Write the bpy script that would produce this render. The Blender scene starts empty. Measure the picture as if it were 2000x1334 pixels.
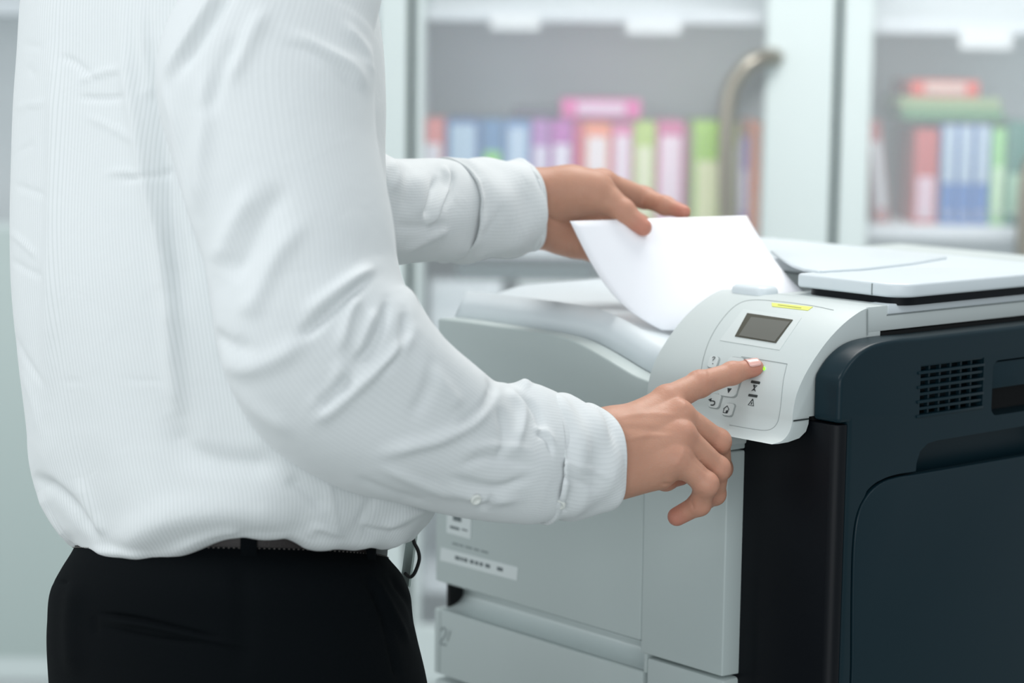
import bpy, bmesh, math, random
import numpy as np
from mathutils import Vector, Matrix
random.seed(7)
C = bpy.context.scene.collection
SC = bpy.context.scene
# ---------------------------------------------------------------- camera
FPX = 4400.0
CAM = np.array([0.0, 0.0, 1.40])
PITCH, ROLL = math.radians(7.4), math.radians(0.8)
_f = np.array([0, math.cos(PITCH), -math.sin(PITCH)])
_r0 = np.array([1.0, 0, 0]); _u0 = np.cross(_r0, _f)
_r = math.cos(ROLL)*_r0 + math.sin(ROLL)*_u0
_u = -math.sin(ROLL)*_r0 + math.cos(ROLL)*_u0
cd = bpy.data.cameras.new('camera'); cam = bpy.data.objects.new('camera', cd); C.objects.link(cam)
cam.matrix_world = Matrix(((_r[0], _u[0], -_f[0], CAM[0]), (_r[1], _u[1], -_f[1], CAM[1]), (_r[2], _u[2], -_f[2], CAM[2]), (0, 0, 0, 1)))
cd.sensor_width = 36; cd.lens = 36*FPX/2000; cd.clip_start = 0.05
cd.dof.use_dof = True; cd.dof.focus_distance = 1.90; cd.dof.aperture_fstop = 3.8
SC.camera = cam
# ---------------------------------------------------------------- light
w = bpy.data.worlds.new('world'); SC.world = w; w.use_nodes = True
w.node_tree.nodes['Background'].inputs[0].default_value = (0.86, 0.95, 1.0, 1)
w.node_tree.nodes['Background'].inputs[1].default_value = 0.50
def area(name, loc, tgt, sx, sy, power, col):
    l = bpy.data.lights.new(name, 'AREA'); l.shape = 'RECTANGLE'; l.size = sx; l.size_y = sy; l.energy = power; l.color = col
    o = bpy.data.objects.new(name, l); C.objects.link(o); o.location = loc
    o.rotation_euler = (Vector(tgt)-Vector(loc)).to_track_quat('-Z', 'Y').to_euler()
area('ceiling_panel_light', (0.5, 2.9, 2.9), (0.5, 2.9, 0), 1.2, 1.2, 42, (1.0, 0.98, 0.95))
area('ceiling_panel_light', (-1.3, 0.9, 2.9), (-1.3, 0.9, 0), 1.2, 1.2, 26, (0.95, 0.98, 1.0))
area('ceiling_panel_light', (1.6, 0.6, 2.9), (1.6, 0.6, 0), 1.2, 1.2, 16, (0.95, 0.98, 1.0))
area('frontal_fill_light', (-1.0, -5.5, 2.1), (0.4, 4.6, 1.2), 6.0, 3.0, 200, (0.95, 0.98, 1.0))  # added frontal fill that lifts the cabinet interior, not an actual window
area('side_fill_light', (-3.2, 1.9, 1.7), (0.9, 4.5, 1.1), 2.6, 2.0, 34, (0.97, 0.99, 1.0))  # added fill from the left to brighten cabinet and printer fronts
area('cabinet_fill_light', (1.2, 3.1, 2.86), (1.15, 4.75, 1.2), 2.2, .3, 8, (1.0, 0.99, 0.98)); bpy.data.objects['cabinet_fill_light'].data.spread = math.radians(75)  # added unseen fill aimed at the binders behind the glass
SC.view_settings.view_transform = 'Standard'; SC.view_settings.look = 'None'; SC.view_settings.gamma = 1
SC.view_settings.use_curve_mapping = False
SC.view_settings.exposure = -0.12

# ---------------------------------------------------------------- helpers
def ray(px, py): return _f + _r*((px-1000)/FPX) + _u*((667-py)/FPX)
def P(px, py, d): return CAM + ray(px, py)*d
def proj(V):
    q = V-CAM; d = q@_f
    return np.stack([1000+FPX*(q@_r)/d, 667-FPX*(q@_u)/d, d], -1)
def sr(c):
    c = np.array(c, float)/255
    return tuple(np.where(c <= .04045, c/12.92, ((c+.055)/1.055)**2.4)) + (1,)
_m = {}
def mat(name, col, rough=.5, metal=0, bump=0, bscale=200, var=0, spec=.5, coat=0, sss=0, emit=0, trans=0, ior=1.45):
    if name in _m: return _m[name]
    m = bpy.data.materials.new(name); m.use_nodes = True; nt = m.node_tree; b = nt.nodes['Principled BSDF']
    I = b.inputs; c = sr(col)
    I['Base Color'].default_value = c; I['Roughness'].default_value = rough; I['Metallic'].default_value = metal
    I['Specular IOR Level'].default_value = spec; I['Coat Weight'].default_value = coat
    I['Transmission Weight'].default_value = trans; I['IOR'].default_value = ior
    if sss:
        I['Subsurface Weight'].default_value = sss; I['Subsurface Radius'].default_value = (1, .35, .2); I['Subsurface Scale'].default_value = .006
    if emit:
        I['Emission Color'].default_value = c; I['Emission Strength'].default_value = emit
    tc = nt.nodes.new('ShaderNodeTexCoord'); n = nt.nodes.new('ShaderNodeTexNoise'); n.inputs['Scale'].default_value = bscale; n.inputs['Detail'].default_value = 4
    nt.links.new(tc.outputs['Object'], n.inputs['Vector'])
    if bump:
        bp = nt.nodes.new('ShaderNodeBump'); bp.inputs['Strength'].default_value = bump; bp.inputs['Distance'].default_value = .001
        nt.links.new(n.outputs['Fac'], bp.inputs['Height']); nt.links.new(bp.outputs[0], I['Normal'])
    if var:
        mx = nt.nodes.new('ShaderNodeMix'); mx.data_type = 'RGBA'
        n2 = nt.nodes.new('ShaderNodeTexNoise'); n2.inputs['Scale'].default_value = 9; nt.links.new(tc.outputs['Object'], n2.inputs['Vector'])
        nt.links.new(n2.outputs['Fac'], mx.inputs['Factor'])
        mx.inputs['A'].default_value = tuple(x*(1-var) for x in c[:3])+(1,); mx.inputs['B'].default_value = tuple(min(1, x*(1+var)) for x in c[:3])+(1,)
        nt.links.new(mx.outputs['Result'], I['Base Color'])
    _m[name] = m; return m
def fin(name, me, m, parent=None, angle=35, smooth=True):
    if m is not None: me.materials.append(m)
    if smooth:
        me.polygons.foreach_set('use_smooth', [True]*len(me.polygons))
        if angle: me.set_sharp_from_angle(angle=math.radians(angle))
    o = bpy.data.objects.new(name, me); C.objects.link(o)
    if parent is not None: o.parent = parent
    return o
def raw(name, v, f, m, parent=None, angle=35, uv=None):
    me = bpy.data.meshes.new(name); me.from_pydata([tuple(map(float, p)) for p in v], [], [tuple(map(int, q)) for q in f]); me.update()
    if uv is not None:
        l = me.uv_layers.new(name='UVMap'); idx = np.zeros(len(me.loops), np.int32); me.loops.foreach_get('vertex_index', idx)
        l.data.foreach_set('uv', np.asarray(uv, np.float32)[idx].ravel())
    return fin(name, me, m, parent, angle)
def bmobj(name, bm, m, parent=None, angle=35):
    bmesh.ops.recalc_face_normals(bm, faces=bm.faces)
    me = bpy.data.meshes.new(name); bm.to_mesh(me); bm.free(); return fin(name, me, m, parent, angle)
def bevel(bm, wd, seg=2, ang=30):
    if wd <= 0: return
    es = [e for e in bm.edges if len(e.link_faces) == 2 and e.calc_face_angle(0) > math.radians(ang)]
    bmesh.ops.bevel(bm, geom=es, offset=wd, segments=seg, affect='EDGES', profile=.5, clamp_overlap=True)
def boxbm(lo, hi, bv=.002, bm=None):
    nb = bmesh.new(); bmesh.ops.create_cube(nb, size=1)
    for v in nb.verts:
        for k in range(3): v.co[k] = (lo[k]+hi[k])/2 + v.co[k]*(hi[k]-lo[k])
    bevel(nb, bv)
    if bm is None: return nb
    t = bpy.data.meshes.new('t'); nb.to_mesh(t); nb.free(); bm.from_mesh(t); bpy.data.meshes.remove(t); return bm
def box(name, lo, hi, m, parent=None, bv=.002): return bmobj(name, boxbm(lo, hi, bv), m, parent)
def prismbm(pts, axis, a, b, bv=0, seg=2, bang=30):
    """polygon pts in the two other axes, extruded on axis from a to b"""
    bm = bmesh.new(); A = []; B = []
    for p in pts:
        for L, c in ((A, a), (B, b)):
            q = list(p); q.insert(axis, c); L.append(bm.verts.new(q))
    bm.faces.new(A); bm.faces.new(B[::-1]); n = len(pts)
    for i in range(n): bm.faces.new((A[i], B[i], B[(i+1) % n], A[(i+1) % n]))
    bmesh.ops.recalc_face_normals(bm, faces=bm.faces)
    bevel(bm, bv, seg, bang); return bm
def prism(name, pts, axis, a, b, m, parent=None, bv=0, seg=2, bang=30): return bmobj(name, prismbm(pts, axis, a, b, bv, seg, bang), m, parent)
def cut(o, cbm):
    bmesh.ops.recalc_face_normals(cbm, faces=cbm.faces)
    me = bpy.data.meshes.new('c'); cbm.to_mesh(me); cbm.free(); c = bpy.data.objects.new('c', me); C.objects.link(c)
    c.parent = o.parent
    md = o.modifiers.new('b', 'BOOLEAN'); md.object = c; md.operation = 'DIFFERENCE'; md.solver = 'EXACT'
    dg = bpy.context.evaluated_depsgraph_get(); dg.update()
    nm = bpy.data.meshes.new_from_object(o.evaluated_get(dg)); o.modifiers.clear(); o.data = nm
    bpy.data.objects.remove(c)
    nm.polygons.foreach_set('use_smooth', [True]*len(nm.polygons)); nm.set_sharp_from_angle(angle=math.radians(35))
def soften(o, wd):
    md = o.modifiers.new('bevel', 'BEVEL'); md.width = wd; md.segments = 2; md.limit_method = 'ANGLE'; md.angle_limit = math.radians(40)
def tag(o, label, cat, group=None, kind=None):
    if label: o['label'] = label
    if cat: o['category'] = cat
    if group: o['group'] = group
    if kind: o['kind'] = kind
    return o
def empty(name, loc=(0, 0, 0), rz=0):
    o = bpy.data.objects.new(name, None); C.objects.link(o); o.location = loc; o.rotation_euler = (0, 0, rz); o.empty_display_size = .1; return o
def crom(pts, n):
    """Catmull-Rom resample (centripetal enough) of rows of any width, n samples"""
    p = np.array(pts, float); k = len(p); e = np.vstack([2*p[0]-p[1], p, 2*p[-1]-p[-2]])
    t = np.linspace(0, k-1-1e-9, n); i = t.astype(int); f = (t-i)[:, None]
    a, b, c, d = e[i], e[i+1], e[i+2], e[i+3]
    return .5*((2*b)+(c-a)*f+(2*a-5*b+4*c-d)*f**2+(-a+3*b-3*c+d)*f**3)
def pchip(x, xs, ys):
    xs = np.array(xs, float); ys = np.array(ys, float); x = np.clip(x, xs[0], xs[-1])
    m = np.gradient(ys, xs); i = np.clip(np.searchsorted(xs, x, 'right')-1, 0, len(xs)-2); h = xs[i+1]-xs[i]; t = (x-xs[i])/h
    return (2*t**3-3*t**2+1)*ys[i]+(t**3-2*t**2+t)*h*m[i]+(-2*t**3+3*t**2)*ys[i+1]+(t**3-t**2)*h*m[i+1]
def gridmesh(name, G, m, parent=None, wrap=True, uv=None, caps=False, angle=0):
    nr, nc = G.shape[:2]; V = G.reshape(-1, 3); F = []
    cols = nc if wrap else nc-1
    for i in range(nr-1):
        for j in range(cols):
            k = (j+1) % nc; F.append((i*nc+j, i*nc+k, (i+1)*nc+k, (i+1)*nc+j))
    if caps: F.append(tuple(range(nc))[::-1]); F.append(tuple((nr-1)*nc+j for j in range(nc)))
    return raw(name, V, F, m, parent, angle, uv)
def tubebm(path, r, seg=10, bm=None, caps=True):
    path = np.array(path, float); bm = bm or bmesh.new(); n = len(path); rs = np.broadcast_to(np.array(r, float), (n,))
    up = np.array([0, 0, 1.]); rings = []; prev = None
    for i in range(n):
        t = path[min(i+1, n-1)]-path[max(i-1, 0)]; t /= np.linalg.norm(t)
        if prev is None:
            a = np.cross(t, up if abs(t[2]) < .9 else np.array([1., 0, 0]))
        else: a = prev-t*(prev@t)
        a /= np.linalg.norm(a); prev = a; b = np.cross(t, a)
        rings.append([bm.verts.new(path[i]+rs[i]*(math.cos(q)*a+math.sin(q)*b)) for q in np.linspace(0, 2*math.pi, seg, False)])
    for A, B in zip(rings, rings[1:]):
        for j in range(seg): bm.faces.new((A[j], A[(j+1) % seg], B[(j+1) % seg], B[j]))
    if caps: bm.faces.new(rings[0][::-1]); bm.faces.new(rings[-1])
    return bm
def tube(name, path, r, m, parent=None, seg=10): return bmobj(name, tubebm(path, r, seg), m, parent, 60)
def rrect(x0, y0, x1, y1, r, n=5):
    out = []
    for cx, cy, a in ((x1-r, y1-r, 0), (x0+r, y1-r, 90), (x0+r, y0+r, 180), (x1-r, y0+r, 270)):
        for k in range(n+1):
            q = math.radians(a+90*k/n); out.append((cx+r*math.cos(q), cy+r*math.sin(q)))
    return out
def sub(o, lv=1):
    md = o.modifiers.new('s', 'SUBSURF'); md.levels = lv; md.render_levels = lv

# --- surface nets on a sampled distance field
def surfnet(fn, lo, hi, h):
    ax = [np.arange(lo[k], hi[k]+h, h) for k in range(3)]; shp = tuple(len(a) for a in ax)
    X, Y, Z = np.meshgrid(*ax, indexing='ij'); D = fn(np.stack([X, Y, Z], -1).reshape(-1, 3).astype(np.float32)).reshape(shp)
    s = D < 0; c = [s[i:shp[0]-1+i, j:shp[1]-1+j, k:shp[2]-1+k] for i in (0, 1) for j in (0, 1) for k in (0, 1)]
    sm = sum(q.astype(np.int8) for q in c); act = (sm > 0) & (sm < 8)
    idx = -np.ones(act.shape, np.int64); I = np.argwhere(act); idx[act] = np.arange(len(I))
    acc = np.zeros((len(I), 3)); cnt = np.zeros(len(I))
    corners = [(i, j, k) for i in (0, 1) for j in (0, 1) for k in (0, 1)]
    for a in corners:
        for b in corners:
            if sum(abs(a[q]-b[q]) for q in range(3)) != 1 or a > b: continue
            da = D[I[:, 0]+a[0], I[:, 1]+a[1], I[:, 2]+a[2]]; db = D[I[:, 0]+b[0], I[:, 1]+b[1], I[:, 2]+b[2]]
            x = (da < 0) != (db < 0); t = np.where(x, da/(da-db+1e-20), 0)
            p = np.array(a)[None]+t[:, None]*(np.array(b)-np.array(a))[None]
            acc += p*x[:, None]; cnt += x
    V = (I+acc/np.maximum(cnt, 1)[:, None])*h+np.array(lo)
    F = []
    for k in range(3):
        o1, o2 = [(1, 2), (2, 0), (0, 1)][k]
        sl0 = [slice(1, n-1) for n in shp]; sl0[k] = slice(0, shp[k]-1); sl1 = list(sl0); sl1[k] = slice(1, shp[k])
        A = s[tuple(sl0)]; B = s[tuple(sl1)]; ch = np.argwhere(A != B)
        if not len(ch): continue
        ori = A[tuple(ch.T)]; q = ch.copy(); q[:, o1] += 1; q[:, o2] += 1
        e1 = np.zeros(3, int); e1[o1] = 1; e2 = np.zeros(3, int); e2[o2] = 1
        g = lambda z: idx[tuple(z.T)]
        qa, qb, qc, qd = g(q-e1-e2), g(q-e2), g(q), g(q-e1)
        f = np.stack([qa, qb, qc, qd], -1); f[~ori] = f[~ori][:, ::-1]; F.append(f)
    return V, np.vstack(F)
def rcone(p, a, b, ra, rb):
    a = np.array(a, np.float32); b = np.array(b, np.float32); ba = b-a; L = float(ba@ba)
    t = np.clip(((p-a)@ba)/L, 0, 1); return np.linalg.norm(p-a-t[:, None]*ba, axis=1)-(ra+(rb-ra)*t)
def ellip(p, c, R, rad):
    q = (p-np.array(c, np.float32))@np.array(R, np.float32).T/np.array(rad, np.float32); k = np.linalg.norm(q, axis=1); return (k-1)*min(rad)
def smin(a, b, k):
    h = np.maximum(k-np.abs(a-b), 0)/k; return np.minimum(a, b)-h*h*k*.25

# ---------------------------------------------------------------- room
wallm = mat('wall paint', (196, 206, 206), .8, bump=.1, var=.02)
floorm = mat('floor vinyl', (170, 176, 174), .4, var=.06)
o = box('floor', (-4, -1.5, -.05), (4.5, 6.2, 0), floorm, bv=0); o['kind'] = 'structure'
o = box('wall_back', (-4, 5.6, 0), (4.5, 5.7, 2.9), wallm, bv=0); o['kind'] = 'structure'
o = box('baseboard_back', (-4, 5.585, 0), (4.5, 5.6, .09), mat('baseboard', (150, 156, 156), .5), bv=.002); o['kind'] = 'structure'

# ---------------------------------------------------------------- glass cabinets
CY = 4.60                      # front of the cabinets
def at(px, py, Y):             # pixel to a point in the vertical plane y=Y
    r = ray(px, py); t = (Y-CAM[1])/r[1]; return CAM+r*t
def cx(px, py=250, Y=CY): return at(px, py, Y)[0]
def cz(px, py, Y=CY): return at(px, py, Y)[2]
cabm = mat('cabinet enamel', (201, 212, 212), .35, var=.015)
cabin = mat('cabinet inside', (226, 232, 234), .6, var=.03)
shelfm = mat('shelf board', (222, 228, 233), .4)
gapm = mat('rubber seal', (8, 40, 38), .6, spec=.2)
glassm = bpy.data.materials.new('door glass'); glassm.use_nodes = True
_g = glassm.node_tree; _g.nodes.clear(); _o = _g.nodes.new('ShaderNodeOutputMaterial'); _x = _g.nodes.new('ShaderNodeMixShader'); _t = _g.nodes.new('ShaderNodeBsdfTransparent'); _d = _g.nodes.new('ShaderNodeBsdfDiffuse'); _x2 = _g.nodes.new('ShaderNodeMixShader'); _s = _g.nodes.new('ShaderNodeBsdfGlossy')
_d.inputs['Color'].default_value = sr((226, 234, 238)); _s.inputs['Roughness'].default_value = .06; _x.inputs[0].default_value = .15; _x2.inputs[0].default_value = .0  # white diffuse share paints in the haze of the room's reflection
_g.links.new(_t.outputs[0], _x.inputs[1]); _g.links.new(_d.outputs[0], _x.inputs[2]); _g.links.new(_x.outputs[0], _x2.inputs[1]); _g.links.new(_s.outputs[0], _x2.inputs[2]); _g.links.new(_x2.outputs[0], _o.inputs[0])
steel = mat('brushed steel', (160, 156, 146), .36, metal=.75, bump=.1)
ZB, ZT = .06, 2.15
XB = [cx(-700), cx(803), cx(1634), cx(2470)]
def cabinet(i, label, stile_l, stile_r, handle_px, solid_below=None, shelves=()):
    x0, x1 = XB[i], XB[i+1]
    t = tag(empty('glass_door_cabinet', ((x0+x1)/2, CY+.2, 0)), label, 'cabinet', 'glass door cabinets'); T = Vector(t.location)
    def bx(n, lo, hi, m, par, bv=.002):
        return box(n, [lo[k]-T[k] for k in range(3)], [hi[k]-T[k] for k in range(3)], m, par, bv)
    g = .0076
    bx('side_panel', (x0+g, CY+.025, ZB), (x0+g+.018, CY+.45, ZT), cabm, t)
    bx('side_panel', (x1-g-.018, CY+.025, ZB), (x1-g, CY+.45, ZT), cabm, t)
    bx('back_panel', (x0+g+.018, CY+.44, ZB), (x1-g-.018, CY+.45, ZT), cabin, t)
    bx('top_panel', (x0+g+.018, CY+.025, ZT-.02), (x1-g-.018, CY+.44, ZT), cabm, t)
    bx('plinth', (x0+g, CY+.04, 0), (x1-g, CY+.44, ZB), cabin, t)
    bx('door_seal', (x0-.0068, CY+.006, ZB), (x0+.0068, CY+.2, ZT), gapm, t, .001)
    for z in shelves: bx('shelf', (x0+g+.018, CY+.07, z-.028), (x1-g-.018, CY+.44, z), shelfm, t)
    zb = solid_below if solid_below else .2
    d = bx('door', (x0+g, CY, ZB+.01), (x1-g, CY+.022, ZT-.01), cabm, t, 0)
    m0 = boxbm((x0+stile_l-T[0], CY-.1-T[1], zb), (x1-stile_r-T[0], CY+.1-T[1], ZT-.12), 0)
    cut(d, m0); soften(d, .004)
    bx('glass_pane', (x0+stile_l-.004, CY+.009, zb-.004), (x1-stile_r+.004, CY+.013, ZT-.116), glassm, d, 0)
    if handle_px:
        mx, my, gx, gz1 = handle_px
        p = [at(mx, my, CY)-np.array(T), at(mx-12, my-2, CY-.03)-np.array(T), at(mx-45, my+8, CY-.055)-np.array(T), at(mx-75, my+38, CY-.06)-np.array(T),
             at(gx+2, my+80, CY-.062)-np.array(T), at(gx-4, my+190, CY-.064)-np.array(T), at(gx, gz1-60, CY-.062)-np.array(T),
             at(mx-70, gz1-20, CY-.06)-np.array(T), at(mx-40, gz1+8, CY-.05)-np.array(T), at(mx, gz1+10, CY)-np.array(T)]
        h = tube('handle', crom(p, 60), .0165, steel, d, 14); h['label'] = 'curved brushed steel pull handle'
    return t
S1 = cz(1100, 503); S2 = cz(1100, 42)+.028
S1r = cz(1850, 440, CY+.1)
cab0 = cabinet(0, 'glass door cabinet behind the man, mostly hidden by his back', .08, cx(803)-cx(738), None, cz(20, 435), (cz(20, 20)+.02, cz(20, 300)-.9))
cab1 = cabinet(1, 'glass door cabinet with the curved handle, long row of binders behind the raised sheet', cx(826)-cx(803), cx(1634)-cx(1492), (1516, 112, 1422, 560), None, (cz(1100, 470, CY+.15), S2, cz(1100, 42)+.46, .62, .28))
cab2 = cabinet(2, 'glass door cabinet at the right with blue and red binders above the scanner lid', cx(1700)-cx(1634), .1, (2100, 270, 2004, 700), None, (S1r, cz(1850, 66)+.028, cz(1850, 66)+.46, .62, .28))
dp = box('door_panel', (XB[0]+.12-cab0.location[0], CY-.0015-cab0.location[1], .12), (cx(690)-cab0.location[0], CY+.004-cab0.location[1], cz(20, 437)-.012), mat('grey door panel', (178, 192, 190), .4), cab0)  # thin slab over the lower door, a darker grey than its enamel
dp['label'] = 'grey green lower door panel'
# paper label cards hanging on the upper shelf edge
def slabthing(name, lo, hi, m, label, cat, group=None, bv=.002):
    c = ((lo[0]+hi[0])/2, (lo[1]+hi[1])/2, lo[2])
    o = bmobj(name, boxbm([lo[k]-c[k] for k in range(3)], [hi[k]-c[k] for k in range(3)], bv), m); o.location = c
    return tag(o, label, cat, group)
white = mat('white card', (236, 240, 242), .6)
for (a, b, y0, y1, lb) in ((955, 1052, 26, 58, 'white card clipped to the upper shelf edge, left in the middle cabinet'), (1222, 1330, 38, 66, 'white card clipped to the upper shelf edge, right in the middle cabinet'),
                           (1880, 1985, 60, 96, 'white pointed card hanging from the upper shelf edge in the right cabinet')):
    slabthing('shelf_card', (cx(a), CY+.066, cz(a, y1)), (cx(b), CY+.0695, cz(a, y0)), white, lb, 'card', 'cards on the shelf edges')
# binders: a spine body with a label pocket and a finger ring
def binder(x0, x1, zb, h, col, lab, label, lean=0, labz=(.1, .82), Y=CY+.12, dep=.26, nm='ring_binder', grp='ring binders standing in the cabinets'):
    wd = abs(x1-x0)-.002; t = tag(empty(nm, ((x0+x1)/2, Y, zb)), label, 'binder', grp); t.rotation_euler[1] = lean
    if lean: t.location[2] += abs(math.sin(lean))*wd/2
    m = mat('binder %d %d %d' % col, col, .45)
    box('cover', (-wd/2, 0, 0), (wd/2, dep, h), m, t, .003)
    box('spine_label', (-wd*.36, -.0012, h*labz[0]), (wd*.36, .0005, h*labz[1]), mat('label %d %d %d' % lab, lab, .6), t, .0003)
    bm = bmesh.new(); r = min(.010, wd*.3); ring = [(math.cos(q)*r, -.0015, h*.055+.004+r*.6+math.sin(q)*r*.6) for q in np.linspace(0, 2*math.pi, 15)]
    bmobj('finger_ring', tubebm(ring, .0013, 6), mat('ring metal', (170, 172, 175), .3, metal=1), t)
    return t
zl = cz(1100, 470, CY+.15)
HB = cz(1100, 236, CY+.12)-zl
BL = [(819, 868, .0, (226, 120, 116), (232, 226, 236), 'salmon binder with a white label, first from the left in the middle cabinet', (.05, .8)),
      (870, 938, .0, (58, 104, 168), (178, 204, 228), 'blue binder with a pale blue label beside the salmon one', (.04, .96)),
      (939, 984, .0, (74, 126, 176), (132, 214, 96), 'blue binder with a bright green label', (.04, .74)),
      (985, 1036, .0, (96, 140, 196), (186, 208, 232), 'blue binder with a pale label, next to the one labelled green', (.04, .94)),
      (1037, 1074, .003, (176, 112, 186), (218, 212, 232), 'narrow lilac binder left of the purple one', (.04, .78)),
      (1075, 1119, .002, (184, 84, 176), (226, 220, 236), 'purple binder with a white label', (.04, .8)),
      (1120, 1137, .0, (214, 64, 120), (232, 130, 160), 'thin crimson folder between purple and orange binders', (.1, .3)),
      (1138, 1194, -.002, (240, 138, 104), (236, 226, 230), 'orange topped binder with a broad white label', (.04, .88)),
      (1195, 1236, -.004, (222, 116, 166), (232, 216, 230), 'pink binder with a pale label beside the orange topped one', (.04, .9)),
      (1237, 1281, .0, (178, 204, 96), (222, 226, 190), 'olive green binder with a cream label', (.04, .8)),
      (1282, 1338, .002, (206, 92, 146), (234, 212, 228), 'raspberry pink binder with a pale pink label', (.04, .88)),
      (1339, 1352, -.01, (142, 112, 96), (160, 132, 112), 'thin brown folder beside the lime green binder', (.1, .3)),
      (1353, 1412, .003, (158, 206, 62), (226, 230, 180), 'lime green binder with a long cream label, left of the steel handle', (.04, .68)),
      (1413, 1444, .0, (186, 190, 120), (222, 222, 200), 'khaki binder half hidden behind the steel handle', (.04, .8)),
      (1445, 1465, -.03, (142, 104, 178), (206, 190, 216), 'violet binder between the steel handle and the orange binder', (.3, .7)),
      (1466, 1488, .004, (240, 122, 44), (238, 140, 80), 'bright orange binder, last in the row of the middle cabinet', (.1, .4))]
for a, b, dh, c, l, lb, lz in BL: binder(cx(a, 300, CY+.12), cx(b, 300, CY+.12), zl, HB+dh, c, l, lb, 0, lz)
# folders lying on top of the row
zt = zl+HB+.006
def folder(name, x0, x1, z0, z1, m, lab, label, Y=CY+.12):
    t = tag(empty(name, ((x0+x1)/2, Y, z0)), label, 'folder', 'folders lying on the binders'); wd = (x1-x0)/2; h = z1-z0
    box('cover', (-wd, 0, 0), (wd, .24, h), m, t, .003)
    if lab: box('spine_label', (-wd*.6, -.001, h*.2), (wd*.6, .0005, h*.85), lab, t, .0003)
    return t
folder('lying_folder', cx(1098), cx(1258), zt, zt+cz(1100, 196)-cz(1100, 234), mat('pink cover', (232, 96, 172), .4), mat('pale pink label', (232, 200, 224), .6), 'magenta folder lying on top of the binders in the middle cabinet')
folder('lying_folder', cx(1000), cx(1094), zt, zt+.016, mat('dark plum cover', (92, 82, 104), .5), None, 'thin dark folder lying left of the magenta folder')
# right cabinet
zr = S1r
HR = cz(1850, 243, CY+.12)-zr
binder(cx(1733, 300), cx(1762, 300), zr, HR+.005, (176, 96, 96), (206, 208, 214), 'red binder leaning against the left side of the right cabinet', -.12, (.15, .8))
binder(cx(1806, 300), cx(1856, 300), zr, HR-.01, (196, 84, 84), (220, 190, 205), 'red binder standing left of the blue binders in the right cabinet', 0, (.05, .5))
for k, (a, lb) in enumerate(((1860, 'pale-labelled blue binder, left of the three between red and green ones in the right cabinet'), (1893, 'pale-labelled blue binder, middle of the three between red and green ones in the right cabinet'), (1927, 'pale-labelled blue binder, right of the three between red and green ones in the right cabinet'))):
    binder(cx(a, 300), cx(a+33, 300), zr, HR, (56, 112, 186), (190, 208, 226), lb, 0, (.42, .99))
binder(cx(1962, 300), cx(1990, 300), zr, HR-.006, (150, 214, 140), (206, 236, 200), 'light green binder right of the three blue ones', 0, (.1, .6))
binder(cx(1992, 300), cx(2040, 300), zr, HR+.008, (52, 122, 108), (180, 220, 190), 'dark green binder at the right edge of the photo', 0, (.1, .5))
z0 = zr+HR+.009
folder('lying_folder', cx(1782), cx(1985), z0, z0+.022, mat('green cover', (92, 150, 100), .5), None, 'dark green folder lying across the blue binders')
folder('lying_folder', cx(1776), cx(1978), z0+.023, z0+.046, mat('sage cover', (158, 182, 132), .5), None, 'sage green folder on top of the dark green folder')
folder('lying_folder', cx(1797), cx(1934), z0+.047, z0+.082, mat('red cover', (228, 86, 68), .5), mat('pale tag', (226, 196, 186), .6), 'red folder on top of the pile in the right cabinet')
# stacks of paper and boxes on the shelf below
def reams(px0, px1, z, n, label, col, Y=CY+.1, th=.045, cat='paper'):
    t = tag(empty('paper_stack', ((cx(px0)+cx(px1))/2, Y, z)), label, cat, 'paper stacks on the lower shelves'); wd = (cx(px1)-cx(px0))/2
    for k in range(n): box('ream', (-wd+random.uniform(0, .01), random.uniform(0, .008), k*(th+.001)), (wd-random.uniform(0, .01), .25, k*(th+.001)+th), mat('ream %d %d %d' % col, col, .7, var=.05), t, .002)
TR_ = cz(1000, 549, CY+.1)-.62
reams(835, 985, .62, 5, 'stack of white paper reams on the lower shelf left of the printer', (226, 232, 236), th=TR_/5-.001)
reams(1010, 1240, .62, 5, 'stack of grey paper reams on the lower shelf behind the printer', (216, 222, 222), th=TR_/5-.001)
reams(1700, 1900, .62, 5, 'stack of white paper reams on the lower shelf of the right cabinet', (232, 236, 236), th=.05)
folder('lying_folder', cx(890), cx(1165), .62+TR_+.002, .62+TR_+.034, mat('slate slab', (92, 112, 114), .5), None, 'slate grey slab filling the dark slot above the reams')  # thin dark slab in the slot between reams and shelf
slabthing('paper_sheets', (cx(985, 480), CY+.09, zl+.0), (cx(1120, 480), CY+.1165, zl+.03), white, 'white papers lying in front of the binders below the left wrist', 'paper')

# ---------------------------------------------------------------- printer
UA = math.radians(49)
u3 = np.array([math.sin(UA), math.cos(UA), 0]); v3 = np.array([-math.cos(UA), math.sin(UA), 0])
K = P(1633, 1000, 1.90); KO = np.array([K[0], K[1], 0.0])
def lpt(w): q = np.asarray(w, float)-KO; return np.array([q@u3, q@v3, q[2]])
RO = lpt(CAM)
def lray(px, py): r = ray(px, py); return np.array([r@u3, r@v3, r[2]])
def SP(px, py, v0=0): r = lray(px, py); t = (v0-RO[1])/r[1]; q = RO+t*r; return (q[0], q[2])     # side plane -> (u,z)
def FP(px, py, u0=0): r = lray(px, py); t = (u0-RO[0])/r[0]; q = RO+t*r; return (q[1], q[2])     # front plane -> (v,z)
def TP(px, py, z0): r = lray(px, py); t = (z0-RO[2])/r[2]; q = RO+t*r; return (q[0], q[1])      # level plane -> (u,v)
PR = tag(empty('office_printer', tuple(KO), math.pi/2-UA), 'large grey and dark blue office laser printer with a scanner lid, under the pressing hand', 'printer')
lightp = mat('light grey plastic', (196, 204, 203), .42, bump=.06, bscale=1500)
greyp = mat('cover grey plastic', (184, 195, 194), .45, bump=.06, bscale=1500)
topp = mat('lid plastic', (212, 220, 224), .35, bump=.05, bscale=1500)
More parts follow.
